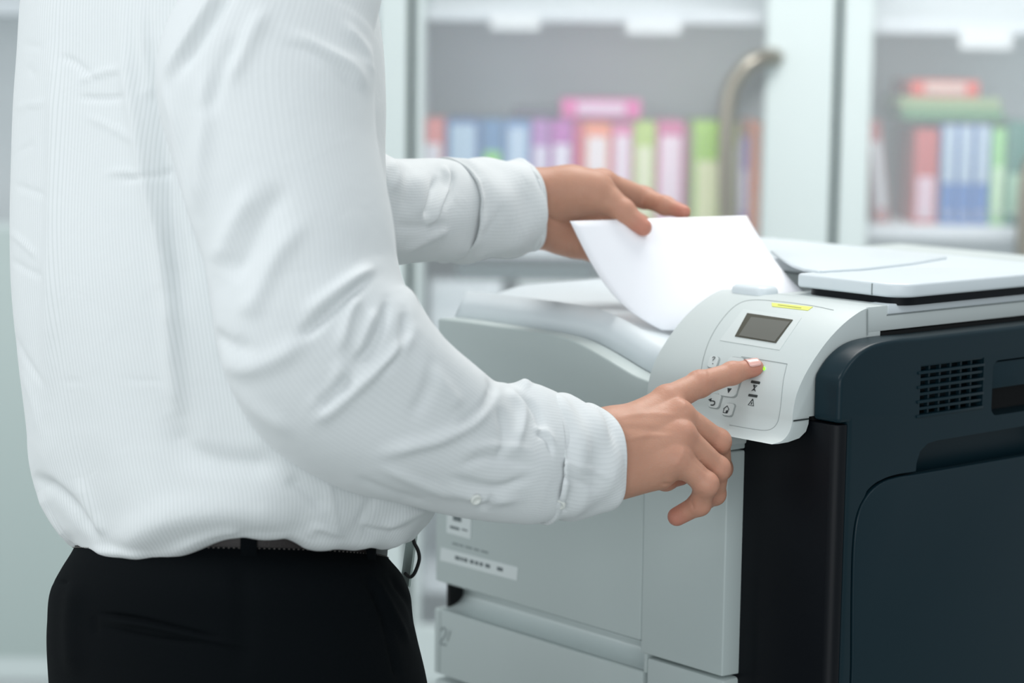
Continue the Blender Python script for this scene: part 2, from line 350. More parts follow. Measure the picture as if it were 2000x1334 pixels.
darkp = mat('dark blue plastic', (14, 36, 44), .34, spec=.25, bump=.08, bscale=1800)
blackp = mat('black blue plastic', (9, 13, 18), .45, spec=.2, bump=.08, bscale=1800)
voidp = mat('deep black', (8, 11, 13), .8)
linep = mat('groove grey', (132, 140, 140), .7)
VS = .030                                   # thickness of the dark side shell
ridge = [SP(*q) for q in ((1622, 822), (1626, 790), (1640, 745), (1666, 703), (1700, 676), (1745, 664), (1800, 659))]
U2 = .62                                    # back end of the printer
zt2 = ridge[-1][1]
VW = FP(852, 900, -.0185)[0]                # left end
ustart = 0.0
rp = [tuple(x) for x in crom(ridge, 26)]
prof = [(U2, .10), (0.0135, .10), (0.0135, rp[0][1]-.004), (0.0, rp[0][1]-.004)] + [(max(a, .0), b) for a, b in rp] + [(U2, zt2)]
shell = prism('side_shell', prof, 1, 0.0, VS, darkp, PR, .0075, 4, 25)
shell['label'] = 'dark blue right side panel'
# side door with its groove
dz = [SP(*q) for q in ((1664, 1300), (1665, 1150), (1668, 1060), (1676, 1005), (1694, 967), (1720, 944), (1752, 932), (1800, 924), (2000, 890))]
dcv = [tuple(x) for x in crom(dz, 40)]
dEnd = .50
sl = (dz[-1][1]-dz[-2][1])/(dz[-1][0]-dz[-2][0])
ztop = dz[-1][1]
dpoly = [(dEnd, .16), (dcv[0][0], .16)] + dcv + [(dEnd, ztop)]
cutp = [(dEnd, .157), (dcv[0][0]-.0028, .157)] + [(a-.0025*(1 if b < dz[5][1] else .4), b+.0025*(0 if b < dz[4][1] else 1)) for a, b in dcv] + [(dEnd, ztop+.003)]
cut(shell, prismbm(cutp, 1, -.02, .009))
# pull recess above the door
rec = [SP(*q) for q in ((1787, 940), (1790, 905), (1797, 882), (1812, 866), (1832, 860), (2000, 832))]
recp = rec + [(rec[-1][0]+.07, rec[-1][1]+.000), (rec[-1][0]+.07, ztop-.02), (rec[0][0], ztop-.02)]
cut(shell, prismbm(recp, 1, -.02, .024))
# vent
vz = [SP(1799, 712), SP(1922, 700), SP(1922, 796), SP(1797, 811)]
vu0, vu1 = vz[0][0], vz[1][0]; vz1 = (vz[0][1]+vz[1][1])/2; vz0 = (vz[2][1]+vz[3][1])/2
cut(shell, prismbm([(vu0, vz0), (vu1, vz0), (vu1, vz1), (vu0, vz1)], 1, -.02, .02))
# upper pull at the right
pz = [SP(1940, 705), SP(1940, 812)]
pu0 = pz[0][0]; pz1, pz0 = pz[0][1], pz[1][1]
cut(shell, prismbm(rrect(pu0, pz0, pu0+.14, pz1, .008), 1, -.02, .026))
soften(shell, .0009)
box('side_backing', (.02, .0245, .15), (U2-.02, VS+.004, zt2-.035), voidp, PR, 0)
door = prism('side_door', dpoly, 1, -.0012, .0085, darkp, PR, .0018, 3, 25); door['label'] = 'dark side access door with a rounded corner'
n = 7; ph = (vz1-vz0)/n
for k in range(n+1):
    z = vz0+k*ph
    long = k % 2 == 0
    box('vent_slat', (vu0-(.004 if long else 0), -.0012 if long else .0005, z-ph*.2), (vu1+(.004 if not long else .0005), .008, z+ph*.2), darkp, PR, .0004)
for k in range(7):
    a = vu0+(vu1-vu0)*k/6; box('vent_bar', (a-.0012, .0025, vz0), (a+.0012, .006, vz1), darkp, PR, 0)
box('pull_flap', (pu0+.0015, .002, (pz0+pz1)/2-.001), (pu0+.138, .008, pz1-.0015), darkp, PR, .0015)
# black front column under the control panel
VC = FP(1450, 1000, 0)[0]
zc = FP(1500, 836, 0)[1]
colp = [(.0125, .0012), (.0125, .02), (.12, .032), (.12, VC+.03), (.0, VC+.03), (.0, .0105), (.0008, .0065), (.0030, .0032), (.0065, .0015)]
column = prism('front_column', colp, 2, .10, rp[0][1]-.0055, blackp, PR, .0012, 2, 60); column['label'] = 'black front corner column'
# main body behind the covers
UB = -.0185
zb_ = .10
zbin = FP(1262, 742, UB)[1]-.045
box('body', (.012, VS+.004, zb_), (U2, VW, zbin), greyp, PR, .006)
# front covers
zr_t = FP(1436, 886, UB)[1]; zr_b = FP(1420, 1325, UB)[1]
vr0 = FP(1420, 1000, UB)[0]; vsm = FP(1254, 1100, UB)[0]
fr = [(UB, vr0+.001), (UB, vsm-.0004), (.02, vsm-.0004), (.02, VC), (.0, VC-.0005)]
prism('front_cover', fr, 2, zr_b, zr_t, greyp, PR, .0015, 3, 20)['label'] = 'right section of the grey front cover'
# left section with the dipping top edge
te = [FP(*q, UB) for q in ((846, 621), (900, 627), (960, 636), (1040, 648), (1090, 657), (1125, 668), (1160, 686), (1200, 710), (1235, 731), (1262, 743))]
tec = [tuple(x) for x in crom(te, 36)]
bl_ = FP(850, 1126, UB); br_ = FP(1254, 1262, UB)
hz = (bl_[1]+br_[1])/2
vpan = FP(1262, 745, UB)[0]
lc = [(VW, hz), (vsm+.0004, hz), (vsm+.0004, te[-1][1]-.02), (vpan-.03, te[-1][1]-.02), (vpan-.03, te[-1][1]-.002)] + tec[::-1]
lc = [(min(a, VW), b) for a, b in lc]
lcov = prism('front_cover', lc, 0, UB, .004, greyp, PR, .0022, 3, 25); lcov['label'] = 'left section of the grey front cover with a dipping top edge'
# region between panel and the cover: upper right piece
box('front_cover', (UB, VC-.0005, zr_t+.0016), (.02, vpan, te[-1][1]-.0195), greyp, PR, .0015)['label'] = 'grey strip under the control panel'
# tray handle channel + drawers
dl = FP(846, 1186, UB)[1]; hgt = hz-dl
vend = vsm+.0004
chan = []
for k in range(13):
    q = k/12*math.pi/2
    chan.append((UB+.040*math.cos(q)*1.0, hz+.0-hgt*1.0*math.sin(q)))
pr_ = [(UB, dl-.0), (UB, dl)]
zdb = FP(846, 1312, UB)[1]
drp = [(.045, zdb), (UB, zdb), (UB, dl-.002), (UB+.002, dl)]
for k in range(11):
    q = k/10*math.pi/2; drp.append((UB+.004+.036*math.sin(q), dl+.002+(hgt-.003)*(1-math.cos(q))))
drp.append((.045, hz-.001))
chn = [(.05, dl-.01)]+[(UB+.005+.026*math.sin(k/14*math.pi)**.9, dl+.0005+(hgt-.002)*(1-math.cos(k/14*math.pi))/2) for k in range(15)]+[(.03, hz-.0012), (.05, hz-.0012)]
pc = prism('pull_channel', chn, 1, vend-.004, VW-.009, mat('channel plastic', (208, 218, 218), .26), PR, 0); pc['label'] = 'glossy scooped pull channel of the tray'  # plastic lightened beyond the drawer's grey to carry the scoop's highlight
drp = [(.045, zdb), (UB, zdb), (UB, dl-.001), (UB+.0015, dl), (UB+.005, dl+.0002), (.045, dl-.012)]
dr = prism('tray_drawer', drp, 1, vend-.004, VW-.009, greyp, PR, .0008, 2, 40); dr['label'] = 'paper tray drawer with a scooped pull channel'
prism('drawer_end', [(.045, zdb), (UB, zdb), (UB, dl-.002), (UB+.002, dl), (.045, dl)], 1, VW-.0085, VW, greyp, PR, .0008, 2, 40)
box('channel_end', (UB+.012, VW-.0088, dl+.0005), (.04, VW-.0045, hz-.0005), voidp, PR, 0)
box('channel_wall', (UB+.001, vend-.0085, dl+.0), (.03, vend-.0045, hz-.0006), greyp, PR, .0005)
box('tray_drawer', (UB, VC, zdb), (.04, vend-.009, zr_b-.003), greyp, PR, .003)['label'] = 'right end of the paper tray front'
box('tray_drawer', (UB, VC, zdb-.13), (.04, VW, zdb-.006), greyp, PR, .003)['label'] = 'second paper tray front below the first'
box('tray_drawer', (UB, VC, .10), (.04, VW, zdb-.136), greyp, PR, .003)['label'] = 'lowest paper tray front'
for a in (.06, .54):
    for b in (.06, VW-.06):
        bm = tubebm([(a, b-.012, .035), (a, b+.012, .035)], .034, 18)
        cs = bmobj('caster', bm, voidp, PR)
box('plinth', (.03, .02, .070), (U2-.03, VW-.02, .1005), darkp, PR, .003)
# control panel: profile swept along v
pp = [SP(*q, VS) for q in ((1508, 868), (1528, 861), (1541, 846), (1547, 828), (1549, 806), (1556, 772), (1570, 738), (1592, 700), (1620, 662), (1650, 631), (1678, 610), (1696, 601))]
ppc = crom(pp, 60)
zpt = ppc[-1][1]
ptop = .086                                   # how far the panel top runs back
PF = [tuple(x) for x in ppc]
slope_top = 0.0
clow = (PF[0][0]+.02, PF[0][1]-.0)
# the left part of the panel reaches a little further down
box('panel_core', (.004, VS+.002, PF[0][1]-.03), (.09, VC+.02, zpt-.05), voidp, PR, 0)
VP1 = FP(1448, 860, PF[8][0])[0]; VP2 = FP(1264, 740, PF[16][0])[0]
def pmesh(name, v0, v1, lower, extra=()):
    pts = [(.10, SP(1581, 812, VS)[1])]+[SP(*q, VS) for q in ((1581, 814), (1580, 828), (1575, 843), (1562, 856), (1540, 864), (1520, 867.5))] + PF + [(ptop, zpt), (ptop, zpt-.05), (.10, zpt-.05)]
    return prism(name, pts, 1, v0, v1, lightp, PR, .0025, 3, 40)
cpn = pmesh('control_panel', VS+.0004, VP2, PF[0][1]); cpn['label'] = 'light grey curved control panel'
# lower lip piece that curves down beside the black column
zlip = FP(1436, 884, UB)[1]
q0 = FP(1490, 864, UB-.002)[0]
lip = [(vpan, zlip+.003), (VC+.004, zlip+.003)]
for k in range(7):
    q = k/6*math.pi/2; lip.append((VC-.002-.022*(1-math.cos(q)), zlip+.006+(PF[0][1]+.004-zlip-.006)*math.sin(q)))
lip += [(vpan, PF[0][1]+.01)]
prism('panel_lip', lip, 0, UB-.004, .03, lightp, PR, .0015, 2, 40)
# seam at the end cap
def ribbon(name, pts, wd, m, parent, h=.0004, closed=False):
    """thin flat line following 3-D local points with normals"""
    p = np.array([q[0] for q in pts]); nn = np.array([q[1] for q in pts]); k = len(p); V = []; F = []
    for i in range(k):
        a = p[(i+1) % k if closed else min(i+1, k-1)]-p[i-1 if (closed or i) else 0]; s = np.cross(a, nn[i]); s /= np.linalg.norm(s)+1e-12
        V += [p[i]-s*wd/2, p[i]-s*wd/2+nn[i]*h, p[i]+s*wd/2+nn[i]*h, p[i]+s*wd/2]
    for i in range(k if closed else k-1):
        j = (i+1) % k
        for q in range(3): F.append((i*4+q, i*4+q+1, j*4+q+1, j*4+q))
    return raw(name, V, F, m, parent, 30)
PFa = np.array(PF)
def panel(px, py):
    """where a sight line meets the swept control panel: local point and normal"""
    r = lray(px, py); best = None
    for i in range(len(PFa)-1):
        a, b = PFa[i], PFa[i+1]; e = b-a; n2 = np.array([-e[1], e[0]])
        den = r[0]*n2[0]+r[2]*n2[1]
        if abs(den) < 1e-9: continue
        t = ((a[0]-RO[0])*n2[0]+(a[1]-RO[2])*n2[1])/den; q = RO+t*r
        s = ((q[0]-a[0])*e[0]+(q[2]-a[1])*e[1])/(e@e)
        if -1e-6 <= s <= 1+1e-6 and (best is None or t < best[0]):
            nn = np.array([n2[0], 0, n2[1]]); nn /= np.linalg.norm(nn)
            if nn@r > 0: nn = -nn
            best = (t, q, nn)
    if best is None:                          # flat top
        t = (zpt-RO[2])/r[2]; return RO+t*r, np.array([0, 0, 1.])
    return best[1], best[2]
def decal(name, poly, m, h=.0005, parent=None, dens=4, label=None):
    P2 = []
    for i in range(len(poly)):
        a, b = np.array(poly[i], float), np.array(poly[(i+1) % len(poly)], float)
        k = dens if np.linalg.norm(b-a) > 12 else 1
        for j in range(k): P2.append(a+(b-a)*j/k)
    c = np.mean(P2, 0); rings = (1.0, .66, .33)
    V = []; F = []; n = len(P2)
    for s in rings:
        for p in P2:
            q, nn = panel(*(c+(p-c)*s)); V.append(q+nn*h)
    base = len(V)
    for p in P2: q, nn = panel(*p); V.append(q-nn*.0006)
    q, nn = panel(*c); V.append(q+nn*h); cidx = len(V)-1
    for i in range(n):
        j = (i+1) % n
        F += [(i, j, n+j, n+i), (n+i, n+j, 2*n+j, 2*n+i), (2*n+i, 2*n+j, cidx), (base+i, base+j, j, i)]
    o = raw(name, V, F, m, parent or PR, 40)
    bm = bmesh.new(); bm.from_mesh(o.data); bmesh.ops.recalc_face_normals(bm, faces=bm.faces); bm.to_mesh(o.data); bm.free()
    if label: o['label'] = label
    return o
def skew(px, py, w, h, r=4):
    """rounded rectangle lying on the panel: w px along the row, h px up the face"""
    ex = np.array([1, .15]); ey = np.array([-.30, 1.0]); out = []
    for a, b in rrect(-w/2, -h/2, w/2, h/2, r, 3): out.append(np.array([px, py])+ex*a+ey*b)
    return out
def loc(px, py, pts, s=1): 
    ex = np.array([1, .15])*s; ey = np.array([-.30, 1.0])*s; return [np.array([px, py])+ex*a+ey*b for a, b in pts]
ink = mat('print ink', (40, 46, 48), .6); darkline = mat('fine groove', (150, 158, 158), .7)
scr_frame = decal('screen_bezel', [(1452, 604), (1566, 621), (1523, 684), (1406, 665)], mat('bezel grey', (202, 209, 208), .4), .0004, None, 6)
decal('display_screen', [(1460, 613), (1549, 626), (1516, 671), (1436, 658)], mat('lcd rim and shade', (78, 76, 66), .2), .0010, None, 6, 'dark rim of the display with painted inner shade')  # rim tone also paints the inner shade along top and left
decal('display_glass', [(1468, 621), (1544, 630.5), (1514, 669), (1444, 657)], mat('lcd', (104, 104, 98), .15), .0013, None, 6, 'grey unlit display glass')
ys = decal('sticker', [(1507, 592), (1588, 600), (1578, 607), (1508, 599)], mat('yellow sticker', (214, 218, 110), .6), .0005, None, 6, 'small yellow sticker')
ribbon('sticker_print', [(lambda q: (q[0]+q[1]*.0005, q[1]))(panel(1520+k*5, 596.5+k*.7)) for k in range(10)], .0007, mat('yellow ink', (160, 160, 84), .6), ys, .0003)
def line(name, pts, wd, m, n=30): return ribbon(name, [panel(*q) for q in crom(pts, n)], wd, m, PR, .0003)
line('panel_groove', [(1368, 735), (1374, 700), (1388, 660), (1412, 622), (1440, 595), (1472, 586), (1530, 590), (1590, 598), (1628, 606)], .0006, darkline, 60)
line('panel_groove', [(1448, 697), (1490, 703), (1538, 711)], .0007, darkline)
line('panel_groove', [(1537, 712), (1530, 745), (1524, 800), (1517, 828), (1500, 840), (1470, 838), (1425, 830)], .0006, mat('soft groove', (160, 168, 168), .7), 40)
btn = mat('button plastic', (204, 211, 210), .4)
def button(px, py, w, h, r=5, nm='button', hh=.0013):
    decal(nm+'_edge', skew(px+.6, py+.9, w+2.6, h+2.6, r), darkline, .0005)
    return decal(nm, skew(px, py, w, h, r), btn, hh)
b1 = button(1394, 708, 17, 22); b2 = button(1398, 783, 19, 26); b3 = button(1424, 800, 18, 24)
pad = button(1431, 737, 34, 74, 8, 'menu_pad'); ok = decal('button', skew(1429, 738, 17, 24, 6), mat('ok button', (216, 222, 222), .4), .0022, pad)
def mark(px, py, pts, s, par, h=.0018, m=ink, nm='icon'): return decal(nm, loc(px, py, pts, s), m, h, par, 1)
mark(1426, 763, [(-3, -3), (3, -3), (0, 4)], 1.3, pad); mark(1432, 714, [(-3, 3), (3, 3), (0, -4)], 1.0, pad)
mark(1411, 738, [(3, -3), (3, 3), (-3, 0)], .9, pad); mark(1443, 742, [(-3, -3), (-3, 3), (3, 0)], .9, pad)
def iconline(pts, px, py, s, wd, par, h=.0016, nm='icon'):
    L = loc(px, py, pts, s); return ribbon(nm, [(lambda q: (q[0]+q[1]*h, q[1]))(panel(*p)) for p in L], wd, ink, par, .0002)
arc = [(2.5*math.cos(q)+0, 2.6*math.sin(q)+.8) for q in np.linspace(-math.pi/2, math.pi/2, 9)]
iconline([(-3.5, -1.8)]+arc+[(-2, 3.4)], 1395, 786, 1.5, .0010, b2); mark(1389.5, 781, [(-3, 0), (1.5, -2.8), (1.5, 2.8)], 1.2, b2)
iconline([(-4, 0), (0, -5), (4, 0), (3.2, 0), (3.2, 6), (-3.2, 6), (-3.2, 0), (-4, 0)], 1421, 799, 1.3, .0007, b3); mark(1421.5, 804, [(-1, -2), (1, -2), (1, 3), (-1, 3)], 1.3, b3)
iconline([(-2, -2), (-1, -4), (1.5, -4), (2, -2), (0, 0), (0, 2)], 1395, 704, 1.2, .0007, b1); mark(1394, 712, [(-.6, -.6), (.6, -.6), (.6, .6), (-.6, .6)], 1, b1)
ledm = mat('indicator dark', (56, 62, 62), .3)
for (x, y) in ((1476, 747), (1471, 773)): decal('indicator_bar', skew(x, y, 17, 5, 1), ledm, .0006)
decal('power_light', [(1492.5+2.3*math.cos(q), 720+3.2*math.sin(q)) for q in np.linspace(0, 2*math.pi, 10, False)], mat('green led', (120, 255, 40), .3, emit=2.2), .0009, None, 1, 'lit green status light')
iconline([(-3, -5), (3, -5), (-3, 5), (3, 5), (-3, -5)], 1474, 758.5, 1.15, .0008, PR, .0004); mark(1473.5, 760, [(-2, 2.5), (2, 2.5), (0, -.5)], 1, PR, .0005)
mark(1474, 755, [(-1.5, -2), (1.5, -2), (0, 1)], 1, PR, .0005)
iconline([(0, -5.5), (4.5, 5), (-4.5, 5), (0, -5.5)], 1469, 786, 1.2, .0008, PR, .0004); iconline([(0, -1.5), (0, 2.2)], 1468.6, 787.5, 1.2, .0009, PR, .0004)
decal('indicator_bar', skew(1481, 727, 9, 9, 3), ledm, .0005); ribbon('icon', [(lambda q: (q[0]+q[1]*.0004, q[1]))(panel(x, y)) for x, y in ((1431, 698), (1445, 700), (1458, 702.5))], .0008, ink, PR, .0002)
# end-cap seams of the control panel
def sideline(name, pts, v0, wd, m): return ribbon(name, [(np.array([a, v0, b]), np.array([0, -1., 0])) for a, b in (SP(*q, v0) for q in pts)], wd, m, PR, .0005)
sideline('end_seam', [(1694, 604), (1694, 630), (1694, 655)], VS-.0003, .0009, darkline)
sideline('end_seam', [(1549, 822), (1564, 820), (1579, 818)], VS, .0013, ledm)
# the light rim filling down beside the shell (end cap below the seam)
# scanner base band
bs = [SP(1694, 602, VS), SP(1694, 656, VS)]
us = bs[0][0]; zsb_b = bs[1][1]
zst = zpt+.0006
ub2 = PF[-1][0]+.015; lvL_ = TP(1547, 561, zst+.0062)[1]
scb = prism('scanner_base', [(us+.0008, VS), (U2-.01, VS), (U2-.01, .44), (.24, .44), (.24, lvL_+.012), (ub2, lvL_+.012), (ub2, VS+.002), (us, VS+.002)], 2, zsb_b+.0028, zst, lightp, PR, .0015, 2, 40)
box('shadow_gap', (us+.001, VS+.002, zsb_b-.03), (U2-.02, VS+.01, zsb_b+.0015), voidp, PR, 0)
ls = SP(1733, 614, VS)
box('scanner_trim', (ls[0], VS-.0010, ls[1]), (U2-.012, VS+.02, zst+.0006), topp, PR, .0012)
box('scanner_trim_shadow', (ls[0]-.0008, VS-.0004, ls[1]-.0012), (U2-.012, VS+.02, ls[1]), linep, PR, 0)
# lid
zl0 = zst+.0062; zl1 = zl0+.0125
lcn = TP(1758, 583, zl0)
lu0, lv0 = lcn[0]-.004, max(.006, lcn[1]-.004)
lfl = TP(1547, 561, zl0)
lvL = lfl[1]; 
back = TP(1900, 500, zl1); 
LU = min(.52, back[0]-lu0)
if False: print(lu0, lv0, lfl, back, VW, VC, VP2, zst, zpt, us)
R = .022; un = TP(1522, 504, zl1)[0]
def arcp(cx_, cy_, r, a0, a1, n=7): return [(cx_+r*math.cos(math.radians(a0+(a1-a0)*k/n)), cy_+r*math.sin(math.radians(a0+(a1-a0)*k/n))) for k in range(n+1)]
u_a, v_a, u_b, v_b = lu0, lv0, .37, .44
lidp = arcp(u_a+R, v_a+R, R, 180, 270) + arcp(u_b-R, v_a+R, R, 270, 360) + arcp(u_b-R, v_b-R, R, 0, 90) + arcp(un+R, v_b-R, R, 90, 180) + arcp(un-.012, lvL+.012, .012, 0, -90)+ arcp(u_a+.004, lvL-.004, .004, 90, 180, 3)
gap = rrect(u_a+.004, v_a+.004, u_b-.01, lvL-.003, .021, 7)
prism('lid_seal', gap, 2, zst-.001, zl0+.002, blackp, PR)
lid = prism('scanner_lid', lidp, 2, zl0, zl1, topp, PR, .0028, 3, 40); lid['label'] = 'pale scanner lid'
s1 = TP(1700, 578, zl0)
box('lid_seam', (lu0-.0006, s1[1]-.0005, zl0+.001), (lu0+.002, s1[1]+.0005, zl1-.0015), linep, lid, 0)
ft = prism('document_feeder', [TP(*q, zl1+.003) for q in ((1505, 487), (1524, 502), (1548, 515), (1570, 523), (1600, 527), (1688, 522), (1780, 512), (1850, 500), (1700, 484))], 2, zl1-.001, zl1+.0025, topp, PR, .0015, 3, 30)
ft['label'] = 'low raised feeder area on the lid'
# small knob left of the lid
bm = prismbm(rrect(.064, lvL+.012, .092, lvL+.055, .010, 5), 2, zpt-.02, zpt+.007, .006, 3, 40)
bmobj('panel_knob', bm, topp, PR)
# output bin surface
nu, nv = 40, 70
Us = np.linspace(.004, .40, nu); Vs = np.linspace(VP2-.03, VW, nv)
tv = np.array(sorted(tec)); edge = np.interp(Vs, tv[:, 0], tv[:, 1])
G = np.zeros((nu, nv, 3))
vl = FP(1030, 600, .06)[0]
for i, uu in enumerate(Us):
    a = min(1, (uu-.004)/.02); fall = a*.012
    lobe = 1/(1+np.exp(-(Vs-(vl-.02+.10*0))/.018))*.010*(1/(1+math.exp(-(uu-.075)/.010)))
    back_ = .010*(1/(1+math.exp(-(uu-.30)/.02)))
    G[i, :, 0] = uu; G[i, :, 1] = Vs; G[i, :, 2] = edge-fall+lobe+back_-.0*uu
ob = gridmesh('output_bin', G, topp, PR, wrap=False, angle=0)
md = ob.modifiers.new('s', 'SOLIDIFY'); md.thickness = .03; md.offset = -1
ob['label'] = 'curved pale output bin'
rg = [np.array([TP(*q, z)[0], TP(*q, z)[1], z]) for q, z in (((1160, 578), 1.142), ((1200, 592), 1.138), ((1245, 628), 1.130), ((1290, 680), 1.112))]
tube('paper_stop', crom(rg, 20), [.010+.004*math.sin(math.pi*k/19) for k in range(20)], greyp, PR, 14)
# stickers on the front cover
def fquad(name, pts, m, off=.0006, parent=None, u0=None):
    u0 = UB if u0 is None else u0
    q = [FP(*p, u0) for p in pts]; return prism(name, q, 0, u0-off, u0+.0005, m, parent or PR)
stm = mat('sticker white', (216, 224, 224), .6); stink = mat('sticker ink', (108, 118, 120), .7)
k1 = fquad('sticker', [(874, 990), (921, 1003), (920, 1053), (873, 1040)], stm); k1['label'] = 'small square white sticker'
fquad('sticker_print', [(886, 1003), (902, 1007), (902, 1020), (886, 1016)], stink, .0009, k1); fquad('sticker_print', [(880, 1026), (898, 1031), (898, 1036), (880, 1031)], stink, .0009, k1)
fquad('sticker_print', [(903, 1032), (914, 1035), (914, 1038), (903, 1035)], stink, .0009, k1)
k2 = fquad('sticker', [(862, 1069), (1012, 1108), (1010, 1134), (860, 1094)], stm); k2['label'] = 'long white name strip sticker'
for a, b in ((890, 899), (901, 905), (907, 914), (919, 926), (929, 935), (938, 944), (949, 958), (972, 983)):
    y = 1088+(a-890)*.262; fquad('sticker_print', [(a, y-3), (b, y-3+(b-a)*.26), (b, y+4+(b-a)*.26), (a, y+4)], stink, .0009, k2)
for a, b in ((884, 896), (898, 905), (909, 922), (926, 936), (940, 953)):
    y = 1061+(a-884)*.27; fquad('cover_print', [(a, y-2), (b, y-2+(b-a)*.27), (b, y+2+(b-a)*.27), (a, y+2)], mat('pale print', (140, 150, 151), .7), .0004)
# tray number
def tnum(pts, wd): return ribbon('tray_number', [(np.array([UB-.0001, a, b]), np.array([-1., 0, 0])) for a, b in (FP(*q, UB) for q in pts)], wd, mat('pale print', (140, 150, 151), .7), PR, .0003)
tnum(crom([(861, 1232), (865, 1226), (871, 1230), (870, 1240), (860, 1256), (872, 1260)], 20), .0018); tnum([(874, 1252), (880, 1232)], .0014)

# ---------------------------------------------------------------- the sheet of paper
A_ = P(1113, 432, 2.11); B_ = P(1458, 422, 2.22); C_ = P(1292, 645, 2.115); D_ = P(1570, 572, 2.10); M_ = P(1430, 650, 2.11)
n = 24; G = np.zeros((n, n, 3))
for i in range(n):
    for j in range(n):
        s, t = i/(n-1), j/(n-1)
        p = (1-s)*((1-t)*A_+t*B_)+s*((1-t)*C_+t*D_)
        p = p+np.array([0, 0, -.016])*math.sin(math.pi*s)*(1-t*.6)+np.array([-.004, 0, 0])*math.sin(math.pi*s)*(1-t)
        G[i, j] = p+s*2*t*(1-t)*(M_-(C_+D_)/2)
# slight roundness of the right edge to match a straight sheet
Cc = G.mean((0, 1)); sheet = gridmesh('paper_sheet', G-Cc, mat('copy paper', (246, 247, 252), .65), None, wrap=False); sheet.location = Cc
md = sheet.modifiers.new('s', 'SOLIDIFY'); md.thickness = .0006
tag(sheet, 'blank white sheet held by the left hand above the printer', 'paper')

# ---------------------------------------------------------------- the man
MAN0 = P(430, 1100, 1.9); MAN = tag(empty('person', (MAN0[0], MAN0[1], 0)), 'man in a white pinstripe shirt and black trousers pressing a printer button, holding a sheet', 'person')
MB = np.array([MAN0[0], MAN0[1], 0.0])
FA = math.radians(49); fdir = np.array([math.sin(FA), math.cos(FA), 0]); sdir = np.array([math.cos(FA), -math.sin(FA), 0])
def shirtmat(nm='white pinstripe cotton', sc_=(204, 209, 209)):
    m = bpy.data.materials.new(nm); m.use_nodes = True; nt = m.node_tree; b = nt.nodes['Principled BSDF']; L = nt.links.new
    b.inputs['Roughness'].default_value = .85; b.inputs['Sheen Weight'].default_value = .15
    uvn = nt.nodes.new('ShaderNodeUVMap'); sp = nt.nodes.new('ShaderNodeSeparateXYZ'); L(uvn.outputs[0], sp.inputs[0])
    mu = nt.nodes.new('ShaderNodeMath'); mu.operation = 'MULTIPLY'; mu.inputs[1].default_value = 2*math.pi/.0035; L(sp.outputs['X'], mu.inputs[0])
    sn = nt.nodes.new('ShaderNodeMath'); sn.operation = 'SINE'; L(mu.outputs[0], sn.inputs[0])
    pw = nt.nodes.new('ShaderNodeMapRange'); pw.inputs['From Min'].default_value = .35; pw.inputs['From Max'].default_value = 1; L(sn.outputs[0], pw.inputs['Value'])
    mx = nt.nodes.new('ShaderNodeMix'); mx.data_type = 'RGBA'; mx.inputs['A'].default_value = sr((217, 221, 222)); mx.inputs['B'].default_value = sr(sc_)
    L(pw.outputs[0], mx.inputs['Factor']); L(mx.outputs['Result'], b.inputs['Base Color'])
    tc = nt.nodes.new('ShaderNodeTexCoord'); n1 = nt.nodes.new('ShaderNodeTexNoise'); n1.inputs['Scale'].default_value = 38; n1.inputs['Detail'].default_value = 5; L(tc.outputs['Object'], n1.inputs['Vector'])
    n1.inputs['Distortion'].default_value = .6
    bp = nt.nodes.new('ShaderNodeBump'); bp.inputs['Strength'].default_value = .22; bp.inputs['Distance'].default_value = .004; L(n1.outputs['Fac'], bp.inputs['Height'])
    b2 = nt.nodes.new('ShaderNodeBump'); b2.inputs['Strength'].default_value = .12; b2.inputs['Distance'].default_value = .0003; L(sn.outputs[0], b2.inputs['Height']); L(bp.outputs[0], b2.inputs['Normal'])
    L(b2.outputs[0], b.inputs['Normal']); return m
SH = shirtmat(); SHS = shirtmat('white pinstripe cotton sleeve', (212, 216, 217))
def gnorm(G, wrap=True):
    if wrap: dc = np.roll(G, -1, 1)-np.roll(G, 1, 1)
    else: dc = np.gradient(G, axis=1)
    dr_ = np.gradient(G, axis=0); n = np.cross(dc, dr_); n /= np.linalg.norm(n, axis=-1, keepdims=True)+1e-12; return n
def strokes(G, S, sign=1, wrap=True):
    """press or raise folds along polylines drawn over the surface that faces the viewer"""
    N = gnorm(G, wrap)*sign; q = proj(G.reshape(-1, 3)); px = q[:, :2]; view = CAM-G.reshape(-1, 3); view /= np.linalg.norm(view, axis=1, keepdims=True)
    fc = np.clip((N.reshape(-1, 3)*view).sum(1)*2.5+.15, 0, 1); disp = np.zeros(len(px))
    for pts, wd, amp in S:
        c = crom(pts, 24) if len(pts) > 2 else np.linspace(pts[0], pts[1], 8); c = c[:, :2]
        lo, hi = c.min(0)-wd*3, c.max(0)+wd*3; k = np.where((px > lo).all(1) & (px < hi).all(1) & (fc > 0))[0]
        if not len(k): continue
        best = np.full(len(k), 1e9); par = np.zeros(len(k)); n = len(c)
        for i in range(n-1):
            e = c[i+1]-c[i]; t = np.clip(((px[k]-c[i])@e)/(e@e+1e-9), 0, 1); d = np.linalg.norm(px[k]-c[i]-t[:, None]*e, axis=1)
            m = d < best; best[m] = d[m]; par[m] = (i+t[m])/(n-1)
        tp = np.clip(np.sin(np.pi*np.clip(par, 0, 1))*1.6, .12, 1)
        disp[k] += amp*.001*np.exp(-(best/wd)**2)*tp*fc[k]
    return G+N*disp.reshape(G.shape[:2])[..., None]
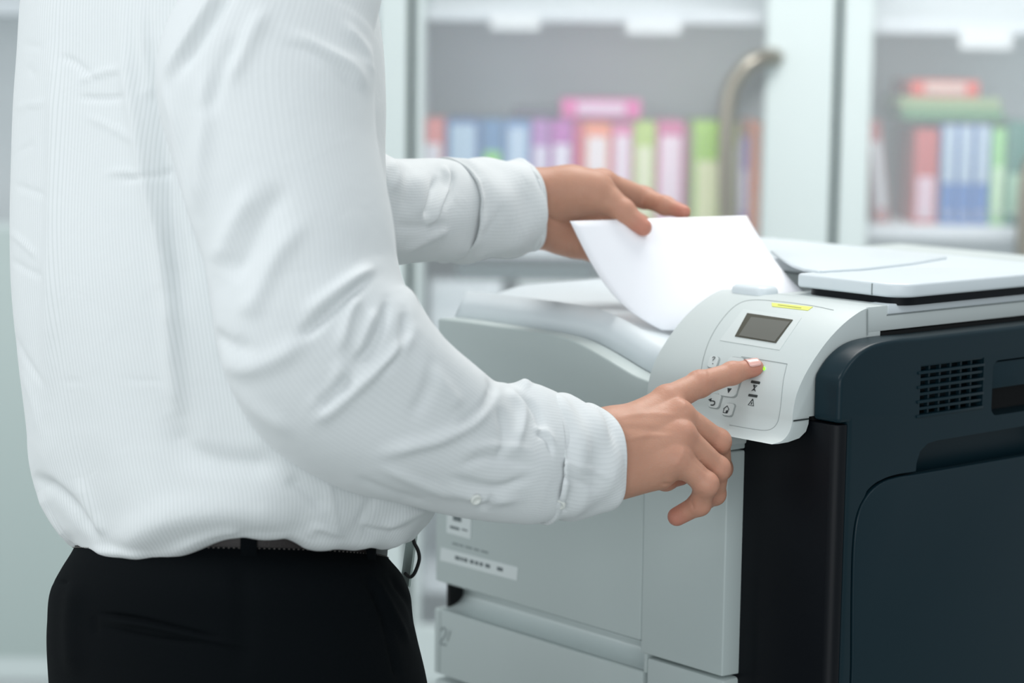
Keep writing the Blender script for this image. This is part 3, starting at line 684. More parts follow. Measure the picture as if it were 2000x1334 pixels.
# -- torso of the shirt
NR, NC = 300, 300
YL = [-400, -370, -320, -260, -180, -80, 0, 100, 200, 300, 450, 550, 700, 820, 900, 985, 1030, 1055, 1072, 1092]
LF = [225, 215, 195, 150, 95, 50, 38, 32, 25, 20, 14, 15, 30, 48, 60, 84, 106, 122, 132, 142]
RT = [525, 545, 590, 650, 700, 724, 728, 738, 740, 738, 752, 775, 800, 815, 826, 842, 826, 808, 798, 786]
DT = 1.90
hx = [100, 135, 160, 215, 270, 350, 440, 480, 570, 612, 660, 720, 775, 830]
hy = [1072, 1074, 1084, 1094, 1099, 1088, 1062, 1053, 1054, 1070, 1075, 1074, 1066, 1060]
ph = np.linspace(0, 2*math.pi, NC, False)
def level(p, y):
    c = (667-y)/FPX; q = p-CAM
    z = (c*(q[..., 0]*_f[0]+q[..., 1]*_f[1])-(q[..., 0]*_u[0]+q[..., 1]*_u[1]))/(_u[2]-c*_f[2])
    p = p.copy(); p[..., 2] = CAM[2]+z; return p
def ringpt(y, phi, rho=1.33, inset=0, cshift=0):
    l = pchip(y, YL, LF); r = pchip(y, YL, RT); c = (l+r)/2; wpx = (r-l)/2
    cpt = P(430, 0, DT)*0
    zc_ = P(400, 667, DT)[2]; 
    # level z for this row (rows are level rings)
    Cc = np.stack([CAM[k]+DT*(_f[k]+_r[k]*((c-1000)/FPX)+_u[k]*((667-y)/FPX)) for k in range(3)], -1)
    wm = wpx/FPX*DT-inset; b = wm/math.sqrt(fdir[0]**2+(rho*sdir[0])**2); a = rho*b
    cs, sn = np.cos(phi), np.sin(phi)
    e = 2/2.25
    ca = np.sign(cs)*np.abs(cs)**e; sa = np.sign(sn)*np.abs(sn)**e
    nrm = 1.0
    return level(Cc+(a*ca)[..., None]*sdir+(b*sa)[..., None]*fdir, y)
col = ringpt(np.full(NC, 1060.), ph); hemy = np.interp(proj(col)[:, 0], hx, hy)
vis = ((CAM-col)*(col-col.mean(0))).sum(1) > -.02; hemy = np.where(vis, hemy, 1068)
G = np.zeros((NR, NC, 3))
Yrow = np.concatenate([np.linspace(-395, 850, 190), np.linspace(850, 1092, NR-190+1)[1:]])
for i, y in enumerate(Yrow):
    # rows below 900 are stretched so that the fold-over follows the hem line
    s = np.clip((y-900)/(1092-900), 0, 1); yy = y+(hemy+14-1092)*s
    l = ringpt(np.full(NC, float(y)), ph); G[i] = l
    G[i, :, 2] += (y-yy)/FPX*DT
# tuck the last rows under
for k, i in enumerate(range(NR-14, NR)):
    t = (k+1)/14; c = G[i].mean(0); ins = 1-.055*t**2.2; G[i, :, :2] = c[:2]+(G[i, :, :2]-c[:2])*ins; G[i, :, 2] = G[i, :, 2]+.004*t**2
TS0 = [([(240, -20), (247, 130), (264, 235), (287, 380), (312, 490), (330, 650), (345, 830)], 15, 5.5), ([(295, 60), (300, 160), (318, 280), (335, 400), (352, 540), (362, 640)], 16, -6),
      ([(270, -20), (282, 90), (292, 165), (276, 190)], 9, 2.5), ([(104, 60), (106, 300), (98, 560), (92, 800)], 14, 3.5), ([(118, 110), (150, 125), (190, 160)], 6, -2), ([(150, 160), (200, 142), (245, 134)], 6, 2.2),
      ([(150, 190), (200, 194), (255, 190)], 5, -2.2), ([(165, 225), (220, 250), (270, 282)], 7, 1.3), ([(205, 338), (245, 336), (280, 345)], 6, 1.8), ([(230, 352), (300, 345), (345, 325)], 6, -2),
      ([(45, 88), (85, 92)], 4, -1.0), ([(50, 130), (75, 150)], 4, -1.0), ([(25, 210), (60, 205), (100, 198)], 4, 1.4), ([(30, 300), (70, 280)], 4, -1), ([(25, 360), (60, 372), (95, 385)], 5, -1.4),
      ([(15, 450), (45, 475), (75, 505)], 5, 1.6), ([(18, 505), (50, 525), (90, 545)], 5, -1.4), ([(20, 640), (50, 700), (90, 760)], 6, -1.8), ([(40, 720), (65, 790), (75, 850)], 7, 1.5),
      ([(310, 430), (320, 500), (345, 520)], 5, 1), ([(60, 925), (110, 960), (150, 1000), (195, 1060)], 12, -6), ([(70, 960), (100, 1010), (145, 1060)], 12, 4.5), ([(150, 930), (175, 1000), (205, 1050)], 10, 3),
      ([(225, 1075), (265, 1045), (340, 1010), (430, 1000), (520, 1005), (590, 1030)], 34, 7), ([(330, 800), (370, 880), (470, 905), (560, 900)], 26, -5), ([(560, 930), (600, 960), (640, 1000)], 16, -4),
      ([(640, 930), (648, 980), (660, 1040)], 5, 1.6), ([(740, 930), (720, 985), (690, 1040)], 7, -2), ([(745, 1040), (790, 1010), (845, 985)], 11, 4), ([(700, 1030), (740, 1040), (790, 1030)], 8, -3), ([(600, 1052), (620, 1030), (680, 1050)], 8, 2),
      ([(330, 1080), (420, 1040), (480, 1030)], 12, 3), ([(170, 1075), (230, 1078), (300, 1085)], 10, 3), ([(335, 560), (338, 700), (352, 820)], 15, 4), ([(230, 740), (280, 744), (330, 748)], 4, -.7), ([(120, 745), (170, 748)], 4, -.7)]
TS = TS0
cen = G.mean(1, keepdims=True); N0 = gnorm(G); sg = 1 if ((G-cen)*N0).sum() > 0 else -1
rr = np.linspace(0, 1, NR)[:, None]; wob = (np.sin(ph*7+rr*5)*.0012+np.sin(ph*13-rr*9)*.0007+np.sin(ph*4+rr*14)*.0012)*np.clip(rr*3, 0, 1)
wob += .0008*np.sin(ph*17+2*np.sin(ph*3))*np.clip((rr-.86)/.1, 0, 1)
G = G+N0*sg*wob[..., None]
G = strokes(G, TS, sg)
uvx = np.tile(ph/(2*math.pi)*1.05, (NR, 1)); uvy = np.tile(np.linspace(0, .6, NR)[:, None], (1, NC))
shirt = gridmesh('shirt', G-MB, SH, MAN, uv=np.stack([uvx, uvy], -1).reshape(-1, 2)); shirt['label'] = 'loose white pinstripe dress shirt tucked into the waistband'
# -- sleeves
def sleeve(name, spine, ns, nc, S, stripes=.42, extra=None, offs=0):
    sp = crom(spine, ns); p = np.stack([P(*q[:3]) for q in sp]); r1 = sp[:, 3]/FPX*sp[:, 2]; r2 = sp[:, 4]
    t = np.gradient(p, axis=0); t /= np.linalg.norm(t, axis=1, keepdims=True)
    view = p-CAM; view /= np.linalg.norm(view, axis=1, keepdims=True)
    e1 = np.cross(view, t); e1 /= np.linalg.norm(e1, axis=1, keepdims=True); e2 = np.cross(t, e1)
    q = np.linspace(0, 2*math.pi, nc, False); ee = 2/2.15
    c_ = np.sign(np.cos(q))*np.abs(np.cos(q))**ee; s_ = np.sign(np.sin(q))*np.abs(np.sin(q))**ee
    G = p[:, None]+(r1[:, None]*c_)[..., None]*e1[:, None]+(r2[:, None]*s_)[..., None]*e2[:, None]
    N = gnorm(G); sg = 1 if ((G-p[:, None])*N).sum() > 0 else -1
    rr = np.linspace(0, 1, ns)[:, None]; G = G+N*sg*(np.sin(q*5+rr*11)*.0010+np.sin(q*3-rr*17)*.0012)[..., None]
    G = strokes(G, S, sg)
    L = np.concatenate([[0], np.cumsum(np.linalg.norm(np.diff(p, axis=0), axis=1))])
    uv = np.stack([np.tile(q/(2*math.pi)*stripes, (ns, 1)), np.tile(L[:, None], (1, nc))], -1).reshape(-1, 2)
    o = gridmesh(name, G-MB, SHS, shirt, uv=uv); return o, G
RS = [(520, -215, 1.88, 60, .030), (600, -140, 1.81, 125, .050), (585, -60, 1.77, 165, .062), (545, 40, 1.75, 188, .066), (524, 150, 1.74, 213, .068), (540, 290, 1.73, 199, .066), (576, 450, 1.72, 190, .064), (590, 550, 1.715, 186, .063), (612, 640, 1.71, 196, .062),
      (662, 715, 1.715, 204, .060), (742, 782, 1.73, 186, .056), (830, 830, 1.755, 160, .052), (905, 868, 1.78, 141, .049), (968, 885, 1.80, 135, .047), (1020, 888, 1.815, 137, .045), (1058, 890, 1.825, 128, .041), (1085, 892, 1.832, 118, .038)]
SS = [([(318, 155), (350, 100), (400, 20), (440, -50)], 11, 5), ([(345, 150), (385, 80), (430, 10), (460, -50)], 13, -6), ([(312, 150), (338, 230), (352, 320), (385, 460), (425, 640)], 9, 3), ([(402, 120), (400, 230), (390, 330), (392, 430)], 16, 4.5),
      ([(470, 60), (430, 150), (398, 240)], 15, -4), ([(520, 10), (480, 90), (440, 170)], 16, 4), ([(560, 360), (520, 420), (480, 500), (445, 550)], 22, -5), ([(500, 360), (450, 450), (420, 520)], 18, 4), ([(600, 420), (540, 500), (500, 580), (470, 620)], 20, 4),
      ([(560, 60), (620, 90), (690, 130), (715, 180)], 12, 2.5), ([(540, 80), (640, 120), (710, 190)], 10, -2), ([(665, 40), (710, 90), (740, 140)], 9, 2.5),
      ([(728, 540), (695, 565), (655, 600), (612, 640), (580, 660)], 9, -7), ([(735, 520), (690, 545), (640, 580), (590, 620)], 13, 5), ([(700, 575), (680, 620), (665, 690)], 11, 5), ([(756, 585), (748, 630), (725, 680), (690, 715)], 8, -6),
      ([(735, 600), (712, 650), (690, 700)], 9, 4), ([(790, 605), (790, 650), (772, 700), (730, 740)], 9, -5), ([(808, 645), (770, 690), (700, 752), (650, 795), (612, 826)], 13, 7), ([(690, 735), (650, 775), (620, 800)], 14, -7), ([(668, 700), (650, 760), (600, 800)], 12, 3),
      ([(416, 648), (450, 672), (500, 680)], 10, -4), ([(425, 690), (470, 720), (540, 700), (610, 650)], 18, 4), ([(430, 720), (500, 800), (580, 850)], 16, 2.5),
      ([(730, 892), (800, 872), (862, 856), (927, 820), (962, 770)], 12, 5), ([(820, 700), (870, 760), (900, 800)], 16, 3), ([(845, 690), (835, 760), (800, 820)], 13, -3), ([(955, 728), (962, 765), (930, 808), (880, 840)], 8, -5), ([(970, 745), (1005, 733), (1040, 757)], 12, 7),
      ([(985, 755), (1020, 800), (1005, 885)], 10, 4), ([(1000, 760), (1045, 800), (1060, 850)], 7, -4), ([(975, 790), (985, 850), (975, 900)], 9, -3.5), ([(1046, 846), (1068, 856), (1080, 888)], 5, -3), ([(1040, 835), (1065, 842), (1085, 870)], 7, 2),
      ([(874, 930), (940, 950), (985, 952), (1040, 928)], 9, -3.5), ([(860, 950), (940, 975), (1020, 975)], 9, 3), ([(935, 998), (967, 966)], 7, -3), ([(740, 910), (820, 945), (900, 975)], 10, 3), ([(690, 930), (760, 960), (850, 985)], 8, -2), ([(900, 880), (960, 870), (1040, 880)], 9, 2.5), ([(895, 910), (960, 895), (1050, 910)], 7, -2.5)]
slv, _ = sleeve('sleeve', RS, 260, 180, SS)
LS = [(360, -180, 1.96, 70, .035), (400, -60, 2.01, 115, .055), (430, 80, 2.04, 118, .058), (490, 230, 2.03, 115, .057), (600, 335, 1.98, 120, .055), (680, 385, 2.00, 112, .052), (745, 408, 2.03, 106, .050), (800, 412, 2.06, 102, .047), (850, 412, 2.08, 99, .045), (884, 411, 2.095, 96, .043)]
LSS = [([(760, 310), (775, 340), (760, 380)], 11, 3), ([(790, 310), (800, 360), (788, 420)], 12, -2.5), ([(865, 320), (872, 360), (850, 410), (838, 445)], 7, 7), ([(855, 340), (845, 390), (830, 430)], 8, -6), ([(885, 330), (880, 370), (862, 410)], 6, -6),
       ([(770, 440), (820, 445), (880, 440)], 8, -3), ([(770, 500), (840, 465), (880, 445)], 8, 3), ([(740, 330), (750, 370), (742, 420)], 7, -3), ([(815, 330), (825, 380), (815, 430)], 13, 2)]
slv2, _ = sleeve('sleeve', LS, 240, 110, LSS)
# -- cuffs (double walled)
def cuff(name, spine, ns, nc, S, stripes, closing=.0025):
    o, G = sleeve(name, spine, ns, nc, S, stripes); o.data = o.data
    md = o.modifiers.new('s', 'SOLIDIFY'); md.thickness = closing; md.offset = 0
    return o
cuR = cuff('cuff', [(1050, 893, 1.822, 126, .041), (1066, 893, 1.826, 125, .041), (1100, 896, 1.836, 119, .039), (1138, 899, 1.848, 109, .038), (1168, 895, 1.858, 99, .037)], 60, 140,
           [([(1085, 905), (1130, 912), (1195, 935)], 5, 2.0), ([(1080, 925), (1130, 940), (1170, 960)], 6, -1.5), ([(1078, 968), (1092, 980), (1105, 1000)], 5, -2), ([(1062, 780), (1085, 870), (1066, 960), (1072, 1005)], 3.0, -2.2)], .28)
cuL = cuff('cuff', [(876, 411, 2.09, 100, .045), (900, 411, 2.10, 99, .044), (960, 409, 2.125, 95, .042), (1010, 404, 2.145, 90, .040), (1026, 402, 2.15, 87, .039)], 40, 110, [([(935, 340), (940, 380), (925, 420)], 9, 2), ([(985, 400), (960, 440), (935, 470)], 9, -2)], .28)
# buttons of the right sleeve
def surf_hit(obj_mesh, px, py):
    from mathutils.bvhtree import BVHTree
    me = obj_mesh.data; b = BVHTree.FromPolygons([Vector(v.co)+Vector(MB) for v in me.vertices], [tuple(p.vertices) for p in me.polygons])
    r = ray(px, py); h = b.ray_cast(Vector(CAM), Vector(r).normalized()); n = h[1]
    if n is not None and n.dot(Vector(r)) > 0: n = -n
    return h[0], n
def bead(name, px, py, rad, src, m):
    p, n = surf_hit(src, px, py)
    if p is None: return
    bm = bmesh.new(); q = n.to_track_quat('Z', 'Y').to_matrix().to_4x4()
    prof_ = [(0.0, .0008), (.35, .0008), (.45, .0012), (.8, .0022), (1.0, .0016), (1.0, 0.0)]
    rings = []
    for rr_, z in prof_:
        rings.append([bm.verts.new((rr_*rad*math.cos(a), rr_*rad*math.sin(a), z)) for a in np.linspace(0, 2*math.pi, 20, False)])
    for A, B in zip(rings, rings[1:]):
        for j in range(20): bm.faces.new((A[j], A[(j+1) % 20], B[(j+1) % 20], B[j]))
    bmesh.ops.remove_doubles(bm, verts=bm.verts, dist=1e-6)
    bmesh.ops.transform(bm, matrix=Matrix.Translation(p-Vector(MB))@q, verts=bm.verts)
    o = bmobj(name, bm, m, shirt); o['label'] = 'small pearl shirt button'; return o
pearl = mat('pearl button', (222, 225, 220), .25, coat=.5)
bead('button', 1094, 984, .0048, cuR, pearl); bead('button', 929, 975, .0045, slv, pearl)
# stitch line round the cuff seam
thread = mat('grey thread', (120, 128, 128), .8)
pth = []
for q in crom([(1072, 800), (1082, 840), (1086, 872), (1078, 905), (1068, 940), (1066, 975)], 40):
    p, n = surf_hit(cuR, *q)
    if p is not None: pth.append((np.array(p)-MB+np.array(n)*.0006, np.array(n)))
bmS = bmesh.new()
for k in range(0, len(pth)-1, 2): tubebm([pth[k][0], pth[k+1][0]], .00035, 5, bmS)
o = bmobj('stitching', bmS, thread, shirt); o['kind'] = 'stuff'

# -- trousers, belt
tm = mat('black trouser wool', (5, 9, 12), .85, bump=.3, bscale=900, spec=.08)
YT = [1040, 1075, 1110, 1145, 1220, 1334, 1450, 1590]; TL = [156, 141, 119, 100, 90, 93, 104, 135]; TR = [735, 758, 782, 795, 806, 831, 843, 830]
def tring(y, phi, rho=1.22, inset=0.0):
    l = pchip(y, YT, TL); r = pchip(y, YT, TR); c = (l+r)/2; wm = (r-l)/2/FPX*DT-inset
    Cc = np.stack([CAM[k]+DT*(_f[k]+_r[k]*((c-1000)/FPX)+_u[k]*((667-y)/FPX)) for k in range(3)], -1)
    b = wm/math.sqrt(fdir[0]**2+(rho*sdir[0])**2); a = rho*b; e = 2/2.1
    return level(Cc+(a*np.sign(np.cos(phi))*np.abs(np.cos(phi))**e)[..., None]*sdir+(b*np.sign(np.sin(phi))*np.abs(np.sin(phi))**e)[..., None]*fdir, y)
n = 200; pq = np.linspace(0, 2*math.pi, n, False)
ref = tring(np.full(n, 1070.), pq); fwd = (ref-ref.mean(0))@fdir; fwd = fwd/np.abs(fwd).max()
dip = ((fwd+1)/2)**2*30          # waistband a little lower in front
rows = np.linspace(1055, 1590, 150); G = np.zeros((150, n, 3))
for i, y in enumerate(rows):
    s = max(0, 1-(y-1055)/120); g = tring(np.full(n, float(y)), pq); g[:, 2] -= s*(dip-2)/FPX*DT; G[i] = g
N0 = gnorm(G); sg = 1 if ((G-G.mean(1, keepdims=True))*N0).sum() > 0 else -1
G = strokes(G, [([(190, 1198), (260, 1207), (350, 1228), (470, 1258)], 4, -4), ([(195, 1210), (290, 1222), (400, 1245), (480, 1262)], 6, 3), ([(188, 1200), (184, 1222), (190, 1245)], 4, -2), ([(200, 1225), (300, 1245), (400, 1258)], 4, -2.5), ([(705, 1110), (745, 1190), (770, 1290), (775, 1330)], 5, -4),
                ([(725, 1120), (765, 1190), (800, 1260)], 7, 3), ([(760, 1120), (800, 1180), (812, 1230)], 6, -4), ([(150, 1130), (140, 1220), (145, 1330)], 18, 4), ([(100, 1140), (135, 1136)], 4, -3), ([(470, 1090), (475, 1200), (470, 1330)], 20, -3)], sg)
trs = gridmesh('trousers', G-MB, tm, MAN, uv=None, caps=True); trs['label'] = 'black trousers'
TRC = G[-1].mean(0)
def leg(side):
    hip = tring(np.array([1470.]), np.array([0.]))[0]; c = G[-1].mean(0)+sdir*side*.082
    pts = [(c[0], c[1], c[2]+.07, .106), (c[0], c[1], c[2]-.06, .102), (c[0]+fdir[0]*.01, c[1]+fdir[1]*.01, .50, .073), (c[0], c[1], .25, .066), (c[0]-fdir[0]*.01, c[1]-fdir[1]*.01, .05, .068)]
    sp = crom(pts, 30); bm = tubebm(sp[:, :3]-MB, sp[:, 3], 28)
    o = bmobj('trouser_leg', bm, tm, trs, 60)
    # shoe
    f0 = np.array([c[0], c[1], 0])-MB
    def sh(p):
        a = f0-fdir*.06; b = f0+fdir*.15
        d = smin(rcone(p, a+[0, 0, .045], f0+fdir*.02+np.array([0, 0, .05]), .040, .042), rcone(p, f0+fdir*.05+np.array([0, 0, .035]), b+[0, 0, .028], .042, .028), .03)
        return np.maximum(d, .008-p[:, 2])
    V, F = surfnet(sh, f0-[.26, .26, .0], f0+[.26, .26, .12], .006); raw('shoe', V, F, mat('black leather', (14, 14, 16), .3), MAN, 50)
    box('shoe_sole', tuple(f0+[-.001, -.001, 0]), tuple(f0+[.001, .001, .002]), mat('black leather', (14, 14, 16), .3), MAN, 0) if False else None
leg(1); leg(-1)
beltm = mat('brown leather belt', (32, 25, 24), .42, bump=.3, bscale=700)
bgr = np.zeros((5, n, 3))
for i, (y, ins) in enumerate(((1036, .0012), (1037, -.0012), (1055, -.002), (1074, -.0015), (1076, .001))):
    g = tring(np.full(n, 1068.), pq, inset=ins+.0012); g[:, 2] += (1068-y)/FPX*DT-(dip-2)*.9/FPX*DT; bgr[i] = g
belt = gridmesh('belt', bgr-MB, beltm, MAN, angle=50); belt['label'] = 'dark brown leather belt'
# stitches on the belt edge
bmS = bmesh.new(); g = tring(np.full(n*3, 1068.), np.linspace(0, 2*math.pi, n*3, False), inset=-.0016); dp = np.interp(np.arange(n*3)/3, np.arange(n), dip); g[:, 2] += (1068-1071)/FPX*DT-(dp-2)*.9/FPX*DT
for k in range(0, n*3-2, 3): tubebm([g[k]-MB, g[k+1]-MB], .0003, 4, bmS)
o = bmobj('stitching', bmS, mat('pale thread', (120, 116, 112), .8), belt); o['kind'] = 'stuff'
for q in (482, 720):
    j = int(np.argmin([abs(proj(bgr[2, k][None])[0, 0]-q)+(1000 if (CAM-bgr[2, k])@(bgr[2, k]-bgr[2].mean(0)) < 0 else 0) for k in range(n)]))
    t_ = bgr[2, (j+1) % n]-bgr[2, j]; t_ /= np.linalg.norm(t_); nn = bgr[2, j]-bgr[2].mean(0); nn[2] = 0; nn /= np.linalg.norm(nn)
    c = bgr[2, j]+nn*.0035-MB; bm = bmesh.new(); bmesh.ops.create_cube(bm, size=1); M = Matrix((tuple(t_)+(0,), tuple(nn)+(0,), (0, 0, 1, 0), (0, 0, 0, 1))).transposed()
    bmesh.ops.scale(bm, vec=(.013, .003, .05), verts=bm.verts); bmesh.ops.transform(bm, matrix=Matrix.Translation(Vector(c)-Vector((0, 0, .006)))@M, verts=bm.verts); bevel(bm, .001)
    bmobj('belt_loop', bm, tm, trs)
# buckle plate and the black cord loop at the front
bp_ = P(801, 1092, 1.985)-MB
bm = boxbm((-.003, -.0065, -.024), (.0, .0065, .024), .001); bmesh.ops.transform(bm, matrix=Matrix.Translation(Vector(bp_))@Matrix.Rotation(math.pi/2-FA, 4, 'Z')@Matrix.Rotation(.16, 4, 'Y'), verts=bm.verts)
bk = bmobj('buckle', bm, mat('polished nickel', (176, 190, 186), .4, metal=.5), belt)
cord = crom([(806, 1046, 1.97), (809, 1060, 1.97), (816, 1074, 1.97), (819, 1090, 1.97), (815, 1107, 1.97), (808, 1122, 1.97), (800, 1127, 1.97), (791, 1120, 1.965)], 40)
tube('cord_loop', [P(*q)-MB for q in cord], .0016, mat('black cord', (8, 10, 12), .7), belt, 8)['label'] = 'thin black cord loop hanging at the buckle'

# -- body: head, neck, trunk, arms (coarse) and hands (fine) in one mesh
def skinmat():
    m = mat('skin', (205, 150, 122), .5, sss=.25, spec=.4); nt = m.node_tree; b = nt.nodes['Principled BSDF']; L = nt.links.new
    at_ = nt.nodes.new('ShaderNodeAttribute'); at_.attribute_name = 'tint'
    tc = nt.nodes.new('ShaderNodeTexCoord'); n1 = nt.nodes.new('ShaderNodeTexNoise'); n1.inputs['Scale'].default_value = 55; n1.inputs['Detail'].default_value = 3; L(tc.outputs['Object'], n1.inputs['Vector'])
    mx = nt.nodes.new('ShaderNodeMix'); mx.data_type = 'RGBA'; mx.inputs['A'].default_value = sr((197, 150, 127)); mx.inputs['B'].default_value = sr((181, 134, 112)); L(n1.outputs['Fac'], mx.inputs['Factor'])
    m2 = nt.nodes.new('ShaderNodeMix'); m2.data_type = 'RGBA'; m2.inputs['B'].default_value = sr((190, 98, 90)); L(mx.outputs['Result'], m2.inputs['A']); L(at_.outputs['Fac'], m2.inputs['Factor']); L(m2.outputs['Result'], b.inputs['Base Color'])
    v = nt.nodes.new('ShaderNodeTexVoronoi'); v.inputs['Scale'].default_value = 620; L(tc.outputs['Object'], v.inputs['Vector'])
    n3 = nt.nodes.new('ShaderNodeTexNoise'); n3.inputs['Scale'].default_value = 160; n3.inputs['Detail'].default_value = 3; L(tc.outputs['Object'], n3.inputs['Vector'])
    bp = nt.nodes.new('ShaderNodeBump'); bp.inputs['Strength'].default_value = .18; bp.inputs['Distance'].default_value = .0005; L(v.outputs['Distance'], bp.inputs['Height'])
    b2 = nt.nodes.new('ShaderNodeBump'); b2.inputs['Strength'].default_value = .3; b2.inputs['Distance'].default_value = .001; L(n3.outputs['Fac'], b2.inputs['Height']); L(bp.outputs[0], b2.inputs['Normal']); L(b2.outputs[0], b.inputs['Normal'])
    return m
skin = skinmat()
def hand(fingers, palm, kf=.007, kp=.014, h=.00125, creases=()):
    """fingers: chains of (px,py,d,r); palm: list of cone pairs"""
    FP3 = [[(P(a, b, c), r) for a, b, c, r in ch] for ch in fingers]; PL = [((P(*a[:3]), a[3]), (P(*b[:3]), b[3])) for a, b in palm]
    allp = np.array([q[0] for ch in FP3 for q in ch]+[q[0] for pr in PL for q in pr]); lo, hi = allp.min(0)-.03, allp.max(0)+.03
    def fn(p):
        d = None
        for a, b in PL:
            e = rcone(p, a[0], b[0], a[1], b[1]); d = e if d is None else smin(d, e, kp)
        out = d.copy()
        for ch in FP3:
            e = None
            for a, b in zip(ch, ch[1:]):
                g = rcone(p, a[0], b[0], a[1], b[1]); e = g if e is None else smin(e, g, .0035)
            for q in ch[1:-1]: e = smin(e, np.linalg.norm(p-q[0].astype(np.float32), axis=1)-q[1]*1.03, .004)
            out = np.minimum(out, smin(d, e, kf))
        return out
    V, F = surfnet(fn, lo, hi, h)
    tint = np.zeros(len(V))
    for ch in FP3:
        tip = ch[-1][0]; tint = np.maximum(tint, 0.5*np.exp(-(np.linalg.norm(V-tip, axis=1)/.013)**2))
        for q in ch[1:-1]: tint = np.maximum(tint, .22*np.exp(-(np.linalg.norm(V-q[0], axis=1)/.011)**2))
    # creases pressed along drawn lines
    if creases:
        me = bpy.data.meshes.new('t'); me.from_pydata(V.tolist(), [], F.tolist()); me.update(); N = np.zeros(len(V)*3); me.vertices.foreach_get('normal', N); N = N.reshape(-1, 3); bpy.data.meshes.remove(me)
        q = proj(V)[:, :2]; vw = CAM-V; vw /= np.linalg.norm(vw, axis=1, keepdims=True); fc = np.clip((N*vw).sum(1)*2, 0, 1)
        for pts, wd, amp in creases:
            c = crom(pts, 16) if len(pts) > 2 else np.linspace(pts[0], pts[1], 8); best = np.full(len(V), 1e9); par = np.zeros(len(V))
            for i in range(len(c)-1):
                e = c[i+1]-c[i]; t = np.clip(((q-c[i])@e)/(e@e+1e-9), 0, 1); d = np.linalg.norm(q-c[i]-t[:, None]*e, axis=1); mm = d < best; best[mm] = d[mm]; par[mm] = (i+t[mm])/(len(c)-1)
            V = V+N*(amp*.001*np.exp(-(best/wd)**2)*np.clip(np.sin(np.pi*par)*1.6, .1, 1)*fc)[:, None]
    return V, F, tint
RHf = [[(1240, 826, 1.878, .0135), (1303, 783, 1.893, .0128), (1366, 750, 1.915, .0108), (1430, 729, 1.930, .0092), (1474, 718, 1.938, .0078)],      # index
       [(1245, 850, 1.866, .0135), (1326, 812, 1.880, .0125), (1403, 862, 1.900, .0100), (1409, 915, 1.928, .0088), (1385, 950, 1.938, .0075)],      # middle
       [(1245, 880, 1.862, .0130), (1330, 850, 1.868, .0118), (1402, 915, 1.886, .0098), (1396, 965, 1.908, .0086), (1370, 985, 1.925, .0074)],     # ring
       [(1240, 905, 1.862, .0120), (1322, 893, 1.862, .0112), (1379, 946, 1.868, .0098), (1366, 985, 1.880, .0088), (1322, 1009, 1.888, .0080)],       # little
       [(1220, 900, 1.895, .013), (1262, 925, 1.915, .012), (1300, 935, 1.925, .0095), (1330, 930, 1.935, .008)]]                                # thumb behind
RHp = [((1120, 880, 1.845, .026), (1195, 862, 1.862, .025)), ((1120, 915, 1.845, .024), (1195, 905, 1.860, .023)), ((1195, 850, 1.868, .022), (1300, 800, 1.892, .0135)), ((1195, 868, 1.864, .022), (1318, 826, 1.882, .0130)),
       ((1200, 895, 1.862, .021), (1322, 862, 1.872, .0125)), ((1195, 925, 1.862, .018), (1318, 900, 1.864, .0120)), ((1200, 890, 1.885, .02), (1290, 880, 1.898, .014)), ((1180, 925, 1.86, .020), (1290, 930, 1.868, .0105))]
CR = [([(1355, 722), (1362, 732), (1360, 745)], 1.5, -.5), ([(1366, 718), (1374, 730), (1374, 744)], 1.5, -.5), ([(1378, 716), (1384, 726), (1384, 738)], 1.5, -.4), ([(1424, 713), (1428, 722)], 1.5, -.4), ([(1432, 711), (1436, 719)], 1.5, -.35),
      ([(1200, 815), (1260, 808), (1330, 812)], 6, .7), ([(1200, 835), (1260, 838), (1320, 850)], 7, -.6), ([(1215, 860), (1270, 850), (1325, 850)], 5, .6), ([(1318, 775), (1332, 785), (1340, 800)], 8, .9),
      ([(1335, 870), (1330, 890), (1315, 915)], 6, .7), ([(1338, 880), (1365, 910), (1392, 930)], 3, -.6), ([(1290, 944), (1310, 946), (1328, 942)], 3, -1.0), ([(1350, 965), (1362, 966), (1375, 962)], 2, -.6), ([(1346, 975), (1352, 985), (1356, 995)], 2.2, -.8)]
V1, F1, T1 = hand(RHf, RHp, creases=CR)
LHf = [[(1110, 372, 2.165, .017), (1160, 372, 2.150, .0185), (1216, 412, 2.145, .0112), (1256, 444, 2.142, .0085)],                                   # thumb over the sheet
       [(1120, 385, 2.19, .016), (1178, 362, 2.205, .0145), (1258, 386, 2.225, .0103), (1300, 402, 2.205, .0088), (1336, 414, 2.190, .0068)],      # index along the far edge
       [(1120, 405, 2.20, .015), (1185, 392, 2.225, .013), (1250, 440, 2.245, .010), (1290, 470, 2.240, .009), (1310, 490, 2.235, .008)],
       [(1110, 430, 2.20, .014), (1180, 430, 2.220, .0125), (1235, 490, 2.235, .010), (1265, 520, 2.230, .009), (1280, 540, 2.225, .008)],
       [(1100, 450, 2.185, .013), (1160, 478, 2.195, .012), (1196, 520, 2.200, .0100), (1222, 548, 2.200, .0088), (1240, 566, 2.195, .0078)]]
LHp = [((960, 400, 2.13, .027), (1045, 385, 2.150, .0255)), ((960, 420, 2.13, .024), (1050, 425, 2.160, .024)), ((1045, 375, 2.150, .0195), (1120, 372, 2.155, .0225)), ((1110, 375, 2.152, .0225), (1152, 382, 2.150, .0185)),
       ((1050, 400, 2.17, .022), (1150, 380, 2.205, .018)), ((1050, 430, 2.17, .021), (1150, 450, 2.20, .015)), ((1055, 445, 2.165, .018), (1120, 468, 2.185, .0145)), ((1100, 460, 2.18, .015), (1165, 490, 2.195, .011)), ((1080, 370, 2.18, .018), (1170, 362, 2.205, .014))]
